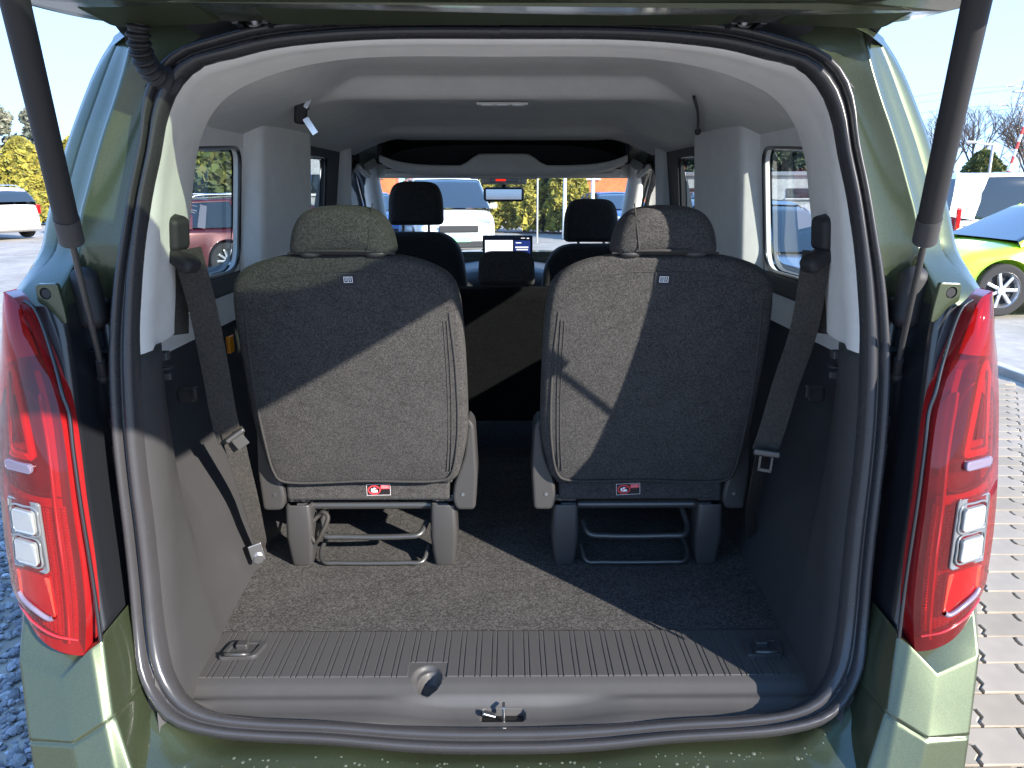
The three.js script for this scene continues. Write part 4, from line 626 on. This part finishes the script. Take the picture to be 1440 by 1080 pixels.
function makeCar(name, label, pos, turn, o, group) {
  const C = thing(name, label, o.cat ?? 'car', pos, turn, group), W = o.W / 2, L2 = o.L / 2;
  const yb = (x) => tab(o.belt, x), yr = (x) => tab(o.roof, x), wid = (x) => W * (1 - 0.10 * Math.pow(Math.abs(x) / L2, 6) - 0.16 * Math.pow(Math.abs(x) / L2, 24));
  const wa = [o.axF, o.axR], rA = o.wr + 0.055;
  const rows = []; const NX = 110;
  for (let i = 0; i <= NX; i++) {
    const x = lerp(-L2, L2, i / NX), w = wid(x), b = yb(x), end = Math.pow(Math.abs(x) / L2, 14); let lowY = lerp(0.2, 0.34, end);
    let arch = lowY; for (const a of wa) { const d = Math.abs(x - a); if (d < rA) arch = Math.max(arch, o.wr + Math.sqrt(rA * rA - d * d)); }
    const h = [[0, b], [w * 0.45, b - 0.004], [w * 0.8, b - 0.02], [w * 0.93, b - 0.055], [w * 0.975, b - 0.14], [w * 0.985, Math.max(arch + 0.01, b * 0.62)], [w, Math.max(arch + 0.004, Math.min(b * 0.5, arch + 0.1))], [w * 0.995, arch], [w * 0.8, arch], [w * 0.78, lowY], [0, lowY]];
    const full = [...h.map(([z, y]) => [x, y, z]), ...h.slice(1, -1).reverse().map(([z, y]) => [x, y, -z])];
    rows.push(full);
  }
  const cap = (r) => { const c = r.reduce((a, p) => [a[0] + p[0] / r.length, a[1] + p[1] / r.length, 0], [0, 0, 0]); return r.map(() => c); };
  mesh('body', loft([cap(rows[0]), ...rows, cap(rows[NX])], true), o.paint, C);
  // glasshouse
  const [gx0, gx1] = o.glass, gr = [], gl = [], NG = 60, rw = o.roofW ?? 0.72, [rx0, rx1] = o.roofSpan;
  for (let i = 0; i <= NG; i++) {
    const x = lerp(gx0, gx1, i / NG), w = wid(x), b = yb(x) - 0.03, t = Math.max(b + 0.004, yr(x)), k = clamp((t - b) / (o.H - b)), e = lerp(0.93, rw, k);
    gl.push([[x, b, w * 0.935], [x, lerp(b, t, 0.55), w * lerp(0.93, e, 0.55) + 0.012], [x, t - 0.05 * k, w * e], [x, t - 0.02 * k, w * e * 0.92], [x, t, 0], [x, t - 0.02 * k, -w * e * 0.92], [x, t - 0.05 * k, -w * e], [x, lerp(b, t, 0.55), -w * lerp(0.93, e, 0.55) - 0.012], [x, b, -w * 0.935]]);
    if (x >= rx0 && x <= rx1) gr.push([[x, t - 0.066, w * e + 0.009], [x, t - 0.03, w * e + 0.006], [x, t - 0.008, w * e * 0.92], [x, t + 0.012, 0], [x, t - 0.008, -w * e * 0.92], [x, t - 0.03, -w * e - 0.006], [x, t - 0.066, -w * e - 0.009]]);
  }
  mesh('windows', loft(gl), glassDark, C); mesh('roof', loft(gr), o.roofPaint ?? o.paint, C);
  // pillars
  for (const [xb, xt, th, m] of o.pillars) for (const s of [-1, 1]) { const w0 = wid(xb), w1 = wid(xt), t = Math.max(yb(xt), yr(xt)), k = clamp((t - yb(xt)) / (o.H - yb(xt))), ew = lerp(0.93, rw, k); const A = [xb, yb(xb) - 0.03, w0 * 0.94 * s], B = [lerp(xb, xt, 0.55), lerp(yb(xb) - 0.03, t - 0.05, 0.55), s * (lerp(w0 * 0.94, w1 * ew, 0.55) + 0.016)], D = [xt, t - 0.045, s * (w1 * ew + 0.006)]; mesh('pillar', strap([A, B, D], th, [1, 0, 0], 0.014, 12), m === 'black' ? M.black : o.paint, C); }
  // wheels
  const wg = o.wg;
  for (const ax of wa) for (const s of [-1, 1]) { const w = part('wheel', C); w.position.set(ax, o.wr, s * (W - 0.115)); if (s < 0) w.rotation.y = Math.PI; mesh('tyre', wg.tyre, tyreM, w); mesh('rim', wg.rim, rimM, w); mesh('brake_disc', wg.disc, M.black, w); }
  // lamps, plates, bumper inserts, mirrors, handles
  for (const s of [-1, 1]) {
    const zf = s * W * 0.68, hl = tf(rbox(0.16, 0.13, 0.36, 0, 0, 0, 0.05, 3), L2 - 0.16, o.hl, zf, 0, s * 0.45, 0.25); mesh('headlight', hl, phys({ color: lin(0.55, 0.58, 0.6), roughness: 0.12, metalness: 0.4, clearcoat: 1 }), C);
    mesh('rear_light', tf(rbox(0.1, o.tl ?? 0.3, 0.14, 0, 0, 0, 0.03, 3), -L2 + 0.075, (o.tlY ?? o.hl + 0.12), s * W * 0.83), phys({ color: lin(0.4, 0.01, 0.012), roughness: 0.15, clearcoat: 1 }), C);
    mesh('door_mirror', merge([tf(rbox(0.1, 0.13, 0.19, 0, 0, 0, 0.045, 3), o.mir, yb(o.mir) + 0.06, s * (W + 0.09)), rod([o.mir, yb(o.mir), s * W * 0.9], [o.mir, yb(o.mir) + 0.04, s * (W + 0.04)], 0.02)]), o.mirPaint ?? o.paint, C);
    for (const hx of o.handles) mesh('door_handle', rbox(0.17, 0.024, 0.03, hx, yb(hx) - 0.13, s * (wid(hx) * 0.985), 0.01), o.paint, C);
    for (const sx of o.seams) mesh('door_seam', strap([[sx, yb(sx) - 0.06, s * (wid(sx) * 0.936 + 0.005)], [sx, yb(sx) - 0.16, s * (wid(sx) * 0.981 + 0.0035)], [sx, 0.34, s * (wid(sx) * 1.0 + 0.002)]], 0.008, [1, 0, 0], 0.004, 10), M.black, C);
    mesh('sill_strip', rbox(o.axF - o.axR - 2 * rA, 0.09, 0.02, (o.axF + o.axR) / 2, 0.26, s * (W * 0.995), 0.006), M.black, C);
  }
  mesh('grille', tf(rbox(0.05, 0.15, W * 0.95, 0, 0, 0, 0.02, 3), L2 - 0.012, o.hl - 0.16, 0), M.black, C);
  mesh('front_bumper', tf(rbox(0.06, 0.16, W * 1.5, 0, 0, 0, 0.03, 3), L2 - 0.02, 0.36, 0), M.black, C);
  mesh('number_plate', rbox(0.02, 0.11, 0.52, L2 + 0.025, 0.47, 0, 0.004), o.plate ?? std({ color: lin(0.75, 0.75, 0.73), roughness: 0.5 }), C);
  if (o.rails) for (const s of [-1, 1]) { const xs = [rx0 + 0.15, rx0 + 0.3, (rx0 + rx1) / 2, rx1 - 0.4, rx1 - 0.25]; mesh('roof_rail', tube(xs.map((x, i) => [x, yr(x) + (i === 0 || i === 4 ? -0.02 : 0.045), s * W * rw * 0.9]), 0.016, 30, 8), rimM, C); }
  return C;
}
const wg9 = wheelGeo(0.325, 10), wg7 = wheelGeo(0.335, 7), wg5 = wheelGeo(0.34, 5);
const wagon = { L: 4.6, W: 1.76, H: 1.44, wr: 0.325, axF: 1.35, axR: -1.28, wg: wg9, paint: carPaint(0.075, 0.004, 0.007, 0.3), belt: [[-2.3, 0.82], [-2.2, 0.93], [-1.9, 0.95], [1.0, 0.91], [1.3, 0.89], [1.9, 0.8], [2.2, 0.68], [2.3, 0.5]], roof: [[-2.25, 0.95], [-2.0, 1.34], [-1.8, 1.405], [-0.6, 1.44], [0.1, 1.43], [0.5, 1.32], [1.2, 0.9]], glass: [-2.2, 1.2], roofSpan: [-1.98, 0.28], pillars: [[1.12, 0.25, 0.07], [0.02, -0.12, 0.09, 'black'], [-0.98, -1.05, 0.11], [-1.95, -1.86, 0.2]], hl: 0.66, mir: 0.82, handles: [-0.05, -0.98], seams: [0.98, 0.0, -0.98], rails: true };
const hatch = { L: 4.1, W: 1.76, H: 1.47, wr: 0.335, axF: 1.25, axR: -1.3, wg: wg7, paint: carPaint(0.5, 0.72, 0.02, 0.1), belt: [[-2.05, 0.75], [-1.95, 0.96], [0.8, 0.94], [1.1, 0.93], [1.6, 0.84], [1.95, 0.7], [2.05, 0.5]], roof: [[-2.0, 0.96], [-1.75, 1.3], [-1.5, 1.42], [-0.5, 1.47], [0.0, 1.45], [0.35, 1.36], [1.15, 0.94]], glass: [-1.95, 1.12], roofSpan: [-1.72, 0.18], pillars: [[1.1, 0.18, 0.07], [0.02, -0.1, 0.09, 'black'], [-0.9, -1.0, 0.12], [-1.6, -1.55, 0.22]], hl: 0.68, mir: 0.72, handles: [-0.02, -0.9], seams: [0.95, 0.0, -0.92] };
const suv = { ...hatch, L: 4.3, W: 1.84, H: 1.64, wr: 0.355, wg: wheelGeo(0.355, 5), paint: carPaint(0.8, 0.8, 0.79, 0), belt: hatch.belt.map(([x, y]) => [x * 1.05, y * 1.12]), roof: hatch.roof.map(([x, y]) => [x * 1.05, y * 1.12]), glass: [-2.04, 1.17], roofSpan: [-1.8, 0.2], hl: 0.8, axF: 1.32, axR: -1.34, rails: true };
const vanO = { L: 4.75, W: 1.88, H: 1.86, wr: 0.34, axF: 1.5, axR: -1.4, wg: wg5, cat: 'van', paint: carPaint(0.82, 0.83, 0.84, 0), roofW: 0.83, belt: [[-2.37, 1.0], [-2.3, 1.12], [1.3, 1.12], [1.6, 1.1], [2.0, 1.02], [2.25, 0.86], [2.37, 0.55]], roof: [[-2.33, 1.12], [-2.2, 1.72], [-2.0, 1.83], [-0.5, 1.86], [0.4, 1.84], [0.75, 1.74], [1.65, 1.12]], glass: [-2.3, 1.62], roofSpan: [-2.2, 0.6], pillars: [[1.55, 0.6, 0.09], [0.45, 0.4, 0.12], [-0.75, -0.8, 0.16], [-2.1, -2.05, 0.25]], hl: 0.86, tl: 0.6, mir: 1.2, handles: [0.35, -0.7], seams: [1.3, 0.4, -0.7] };

makeCar('estate_car', 'dark red estate car with roof rails, parked before the tall evergreen', [-4.55, 0, -14.2], 0.72, wagon);
makeCar('suv', 'white SUV parked in front of the yellow green hedge', [-17.4, 0, -24.6], 2.75, suv);
const lime = makeCar('hatchback', 'lime green hatchback with yellow swirls on its side', [7.55, 0, -9.3], Math.PI, hatch);
{
  // yellow swirl print over the lime paint
  const b = lime.children.find((m) => m.name === 'body'), p = b.geometry.attributes.position, c = new Float32Array(p.count * 3);
  for (let i = 0; i < p.count; i++) { const x = p.getX(i), y = p.getY(i), f = sstep(-0.1, 0.55, Math.sin(x * 2.6 + 1.2 * Math.sin(y * 5 + x) + y * 4)), k = [lerp(0.34, 0.86, f), lerp(0.62, 0.74, f), 0.02]; c.set(k, i * 3); }
  b.geometry.setAttribute('color', new THREE.BufferAttribute(c, 3)); b.material = phys({ color: 0xffffff, vertexColors: true, roughness: 0.35, clearcoat: 1, clearcoatRoughness: 0.04 });
}
makeCar('delivery_van', 'white passenger van parked behind the lime green hatchback', [9.7, 0, -12.6], 0.06, { ...vanO, pillars: [[1.55, 0.6, 0.09], [0.45, 0.4, 0.14], [-0.75, -0.8, 0.3], [-2.1, -2.0, 0.75]] });
makeCar('delivery_van', 'white van facing this way with a pale green number plate', [-1.55, 0, -18.6], -Math.PI / 2 + 0.22, { ...vanO, plate: std({ color: lin(0.25, 0.7, 0.35), roughness: 0.5 }) });
makeCar('hatchback', 'pale metallic blue hatchback parked alongside the green van', [2.75, 0, -7.9], -Math.PI / 2 + 0.08, { ...hatch, paint: carPaint(0.34, 0.42, 0.55, 0.6), wg: wg5 });
makeCar('estate_car', 'dark grey estate car parked beyond the pale blue hatchback', [4.6, 0, -15.6], -1.75, { ...wagon, paint: carPaint(0.05, 0.055, 0.065, 0.3) });
makeCar('hatchback', 'blue hatchback parked in front of the orange wall', [3.6, 0, -24.5], -1.4, { ...hatch, paint: carPaint(0.03, 0.09, 0.3, 0.3) });
makeCar('hatchback', 'red hatchback parked next to the blue hatchback', [5.4, 0, -22.5], -1.5, { ...hatch, paint: carPaint(0.45, 0.02, 0.03, 0.1) });
makeCar('hatchback', 'small blue hatchback parked beside the white van', [-4.3, 0, -23.5], -1.3, { ...hatch, paint: carPaint(0.08, 0.16, 0.35, 0.3) });

// ---------------------------------------------------------------- hedges, trees, posts, buildings beyond
function leafGeo(list, size, cols) {                       // small crossed faces with their own tint
  const pos = [], col = [], nor = []; const a = new THREE.Vector3(), b = new THREE.Vector3();
  for (const [x, y, z] of list) {
    const s = size * rr(0.6, 1.4), c = cols[Math.floor(rnd() * cols.length)], k = rr(0.8, 1.2);
    a.set(rr(-1, 1), rr(-0.6, 1), rr(-1, 1)).normalize(); b.set(rr(-1, 1), rr(-1, 1), rr(-1, 1)).cross(a).normalize();
    const P = [[-1, -1], [1, -1], [0.4, 1.3], [-1, -1], [0.4, 1.3], [-0.7, 0.9]], n = a.clone().cross(b).normalize();
    for (const [u, v] of P) { pos.push(x + (a.x * u + b.x * v) * s, y + (a.y * u + b.y * v) * s, z + (a.z * u + b.z * v) * s); col.push(c[0] * k, c[1] * k, c[2] * k); nor.push(n.x, n.y, n.z); }
  }
  const g = new THREE.BufferGeometry(); g.setAttribute('position', new THREE.Float32BufferAttribute(pos, 3)); g.setAttribute('normal', new THREE.Float32BufferAttribute(nor, 3)); g.setAttribute('color', new THREE.Float32BufferAttribute(col, 3)); return g;
}
const leafM = phys({ color: 0xffffff, vertexColors: true, roughness: 0.9, transmission: 0.25, thickness: 0 });
const barkM = std({ color: lin(0.09, 0.07, 0.055), roughness: 0.95, map: T.patch });
const GOLD = [[0.34, 0.29, 0.03], [0.27, 0.25, 0.03], [0.2, 0.2, 0.03], [0.4, 0.34, 0.05]], GREEN = [[0.1, 0.13, 0.03], [0.14, 0.16, 0.035], [0.07, 0.1, 0.025], [0.2, 0.19, 0.04]], DARK = [[0.045, 0.07, 0.03], [0.06, 0.085, 0.035], [0.035, 0.055, 0.03]];
function thuja(label, x, z, r, h, cols, n = 9000, size = 0.075, group) {
  const T0 = thing('thuja', label, 'evergreen', [x, 0, z], 0, group), pts = [], ph = [rr(0, 6), rr(0, 6), rr(0, 6)];
  for (let i = 0; i < n; i++) { const t = Math.pow(rnd(), 0.8), a = rr(0, 6.283), y = 0.1 + t * h, env = Math.pow(clamp(1 - t), 0.42) * (0.75 + 0.25 * Math.sin(t * 3)) * (1 + 0.13 * Math.sin(a * 3 + ph[0] + t * 6) + 0.1 * Math.sin(a * 7 + ph[1] - t * 13) + 0.08 * Math.sin(t * 23 + a * 2 + ph[2])), q = r * env * (0.72 + 0.32 * Math.sqrt(rnd())); pts.push([Math.cos(a) * q, y, Math.sin(a) * q]); }
  mesh('crown', leafGeo(pts, size, cols), leafM, T0); mesh('trunk', rod([0, 0, 0], [0, h * 0.85, 0], 0.09, 0.02), barkM, T0); return T0;
}
for (let i = 0; i < 6; i++) thuja('golden thuja in the clipped row behind the white SUV', -26.5 + i * 1.75 + rr(-0.15, 0.15), -31 - i * 1.0, 1.25, 3.5 + rr(-0.25, 0.25), GOLD, 7000, 0.10, 'golden thuja row behind the white SUV');
thuja('tall broad olive green evergreen behind the dark red estate car', -8.6, -22.5, 2.3, 5.2, GREEN, 20000, 0.11);
thuja('golden evergreen left of the tall olive evergreen', -12.4, -24.5, 1.3, 3.0, GREEN, 7000, 0.09);
for (const [x, z, r, h, c] of [[-2.8, -28, 1.1, 3.0, GOLD], [-1.0, -28.4, 1.1, 3.1, GOLD], [0.75, -28, 0.9, 3.2, GOLD], [2.2, -27.4, 0.8, 3.2, GOLD]]) thuja('golden thuja in the row behind the white van', x, z, r, h, c, 5000, 0.08, 'golden thujas seen through the windscreen');
thuja('dark green thuja between two golden ones', 1.45, -28.2, 0.7, 3.3, DARK, 4500, 0.08);
function bareTree(label, x, z, h, group) {
  const B = thing('bare_tree', label, 'tree', [x, 0, z], rr(0, 6), group), tr = [], br = [];
  tr.push(rod([0, 0, 0], [0.1, h * 0.45, 0], h * 0.018, h * 0.011, 7));
  const grow = (p, d, len, r, lvl) => { const e = [p[0] + d[0] * len, p[1] + d[1] * len, p[2] + d[2] * len]; br.push(rod(p, e, r, r * 0.6, lvl > 2 ? 3 : 5)); if (lvl > 4) return; const k = lvl < 2 ? 4 : 3; for (let i = 0; i < k; i++) { const nd = new THREE.Vector3(d[0] + rr(-0.75, 0.75), d[1] + rr(-0.25, 0.5), d[2] + rr(-0.75, 0.75)).normalize(); const f = rr(0.45, 1); grow([lerp(p[0], e[0], f), lerp(p[1], e[1], f), lerp(p[2], e[2], f)], [nd.x, nd.y, nd.z], len * rr(0.6, 0.8), r * 0.6, lvl + 1); } };
  for (let i = 0; i < 4; i++) { const a = rr(0, 6.28); const d = new THREE.Vector3(Math.cos(a) * 0.5, 1, Math.sin(a) * 0.5).normalize(); grow([0.08, h * rr(0.25, 0.42), 0], [d.x, d.y, d.z], h * 0.26, h * 0.009, 1); }
  mesh('trunk', merge(tr), barkM, B); mesh('branches', merge(br), barkM, B); return B;
}
for (const [x, z, h] of [[33, -58, 7], [36, -60, 8.5], [38.5, -57, 7.4], [41, -61, 9], [35, -66, 8], [43.5, -60, 8]]) bareTree('leafless tree among the bare trees behind the white passenger van', x, z, h, 'bare trees beyond the car park');
thuja('olive green shrub below the bare trees', 27.2, -44, 1.5, 3.4, GREEN, 6000, 0.16);
function roundTree(label, x, z, h, r, cols, n, size, group) { const B = thing('evergreen_tree', label, 'tree', [x, 0, z], 0, group), pts = [], cl = []; for (let i = 0; i < 34; i++) { const t = rr(0.1, 1), a = rr(0, 6.28), q = r * (1 - t * 0.75) * Math.sqrt(rnd()); cl.push([Math.cos(a) * q, h * (0.12 + 0.88 * t), Math.sin(a) * q, r * rr(0.2, 0.38)]); } for (let i = 0; i < n; i++) { const c = cl[i % 34], d = new THREE.Vector3(rr(-1, 1), rr(-1, 1), rr(-1, 1)).normalize().multiplyScalar(c[3] * rr(0.6, 1)); pts.push([c[0] + d.x, c[1] + d.y * 0.8, c[2] + d.z]); } mesh('crown', leafGeo(pts, size, cols), leafM, B); mesh('trunk', rod([0, 0, 0], [0, h * 0.9, 0], r * 0.08, r * 0.02), barkM, B); }
for (let i = 0; i < 9; i++) roundTree('dark conifer in the woodland edge seen past the right window', 11.5 + i * 1.95, -58 - rr(0, 5), rr(6, 9), rr(2, 2.8), DARK, 6000, 0.14, 'dark conifers beyond the car park');
for (let i = 0; i < 7; i++) roundTree('hazy conifer rising above the golden thuja row', -62 + i * 4.5, -82 - rr(0, 6), rr(8, 11), rr(2.6, 3.6), [[0.2, 0.21, 0.15], [0.26, 0.25, 0.18], [0.16, 0.18, 0.12]], 6000, 0.17, 'hazy conifers behind the golden hedge');  // distance haze is put into these paler leaf tints
{
  const post = (name, label, cat, x, z, h, r, mat, grp) => { const p = thing(name, label, cat, [x, 0, z], 0, grp); mesh('shaft', rod([0, 0, 0], [0, h, 0], r, r * 0.8, 10), mat, p); return p; };
  const white = std({ color: lin(0.72, 0.73, 0.72), roughness: 0.6 }), galv = std({ color: lin(0.45, 0.46, 0.47), roughness: 0.45, metalness: 0.5 });
  for (const [x, z] of [[1.9, -24], [2.75, -23.6]]) mesh('cap', cyl(0.07, 0.07, 0.02, 12, 0, 3.6, 0), white, post('white_post', 'white post standing among the golden thujas', 'post', x, z, 3.6, 0.065, white, 'white posts in front of the thujas'));
  mesh('bracket', rbox(0.2, 0.03, 0.03, 0.08, 2.6, 0), galv, post('thin_post', 'thin grey post before the dark green thuja', 'post', 0.95, -22, 2.7, 0.03, galv));
  for (const [x, z, h] of [[28.6, -42, 6.4], [27.0, -43, 3.9], [27.6, -44, 3.9]]) { const p = post('street_lamp', h > 6 ? 'tall grey street lamp beside the bare trees' : 'low double-headed lamp near the striped barrier', 'street lamp', x, z, h, 0.09, galv, h > 6 ? undefined : 'low lamps near the barrier'); mesh('lamp_arm', rod([0, h, 0], [-1.1, h + 0.15, 0], 0.04), galv, p); mesh('lamp_head', rbox(0.55, 0.1, 0.2, -1.3, h + 0.15, 0, 0.04), galv, p); }
  // raised barrier pole with red and white bands
  const bar = thing('barrier_pole', 'raised red and white striped barrier pole', 'barrier', [25.9, 0, -40]); mesh('barrier_post', rbox(0.35, 1.1, 0.35, 0, 0.55, 0, 0.03), white, bar);
  const red = std({ color: lin(0.6, 0.05, 0.04), roughness: 0.5 }); for (let i = 0; i < 12; i++) mesh('barrier_band', rod([i * 0.07, 1.0 + i * 0.36, 0], [(i + 1) * 0.07, 1.36 + i * 0.36, 0], 0.07), i % 2 ? red : white, bar);
  // lattice mast
  const py = thing('power_pylon', 'steel lattice power pylon far behind the bare trees', 'pylon', [78, 0, -120]), legs = [], H = 19;
  for (const [a, b] of [[-1, -1], [1, -1], [1, 1], [-1, 1]]) legs.push(rod([a * 2.2, 0, b * 2.2], [a * 0.3, H, b * 0.3], 0.12, 0.07, 5));
  for (let k = 0; k < 12; k++) { const y0 = k / 12 * H, y1 = (k + 1) / 12 * H, w0 = lerp(2.2, 0.3, k / 12), w1 = lerp(2.2, 0.3, (k + 1) / 12); for (const [a, b, c, d] of [[-1, -1, 1, -1], [1, -1, 1, 1], [1, 1, -1, 1], [-1, 1, -1, -1]]) legs.push(rod([a * w0, y0, b * w0], [c * w1, y1, d * w1], 0.06, 0.06, 4), rod([c * w0, y0, d * w0], [a * w1, y1, b * w1], 0.06, 0.06, 4)); }
  mesh('lattice', merge(legs), galv, py); for (const [y, w] of [[13.5, 4.2], [16.2, 3.4]]) mesh('cross_arm', merge([rod([-w, y, 0], [w, y, 0], 0.1), rod([-w, y, 0], [0, y + 1.6, 0], 0.06), rod([w, y, 0], [0, y + 1.6, 0], 0.06)]), galv, py);
  for (const [y, dx] of [[13.5, -4.2], [13.5, 4.2], [16.2, -3.4], [16.2, 3.4]]) tag(mesh('power_line', tube([[78 + dx - 60, y + 4, -150], [78 + dx - 30, y - 2.5, -135], [78 + dx, y, -120], [78 + dx + 40, y - 3, -100], [78 + dx + 90, y + 3, -75]], 0.035, 60, 4), galv), 'thin power line running to the lattice pylon', 'power line', 'power lines of the pylon');
  // low orange-walled building and white hall
  const hall = (label, x, z, w, h, d, col, ry) => { const b = thing('building', label, 'building', [x, 0, z], ry); mesh('wall', rbox(w, h, d, 0, h / 2, 0, 0.05), std({ color: lin(...col), roughness: 0.85, map: T.patch }), b); mesh('roof', rbox(w + 0.4, 0.25, d + 0.4, 0, h + 0.125, 0, 0.04), galv, b); const n = Math.max(2, Math.floor(w / 3)); for (let i = 0; i < n; i++) { const wx = (i - (n - 1) / 2) * (w / n); mesh('window', rbox(w / n * 0.5, h * 0.25, 0.1, wx, h * 0.55, d / 2, 0.02), glassDark, b); mesh('window_sill', rbox(w / n * 0.55, 0.08, 0.2, wx, h * 0.4, d / 2 + 0.03, 0.02), white, b); } };
  hall('low building with an orange rendered wall behind the thujas', 5.6, -42, 7, 5, 6, [0.62, 0.17, 0.06], 0);
  hall('orange rendered end wall left of the white van', -8.2, -42, 4.6, 5.2, 6, [0.62, 0.17, 0.06], 0.1);
  hall('long low white hall before the dark conifers', 19.5, -51, 16, 2.3, 8, [0.66, 0.67, 0.66], -0.35);
  hall('low white and grey shed beyond the sliding door window', -9.8, -36, 3.2, 3.2, 5, [0.5, 0.52, 0.54], 0.2);
}


renderer.render(scene, camera);
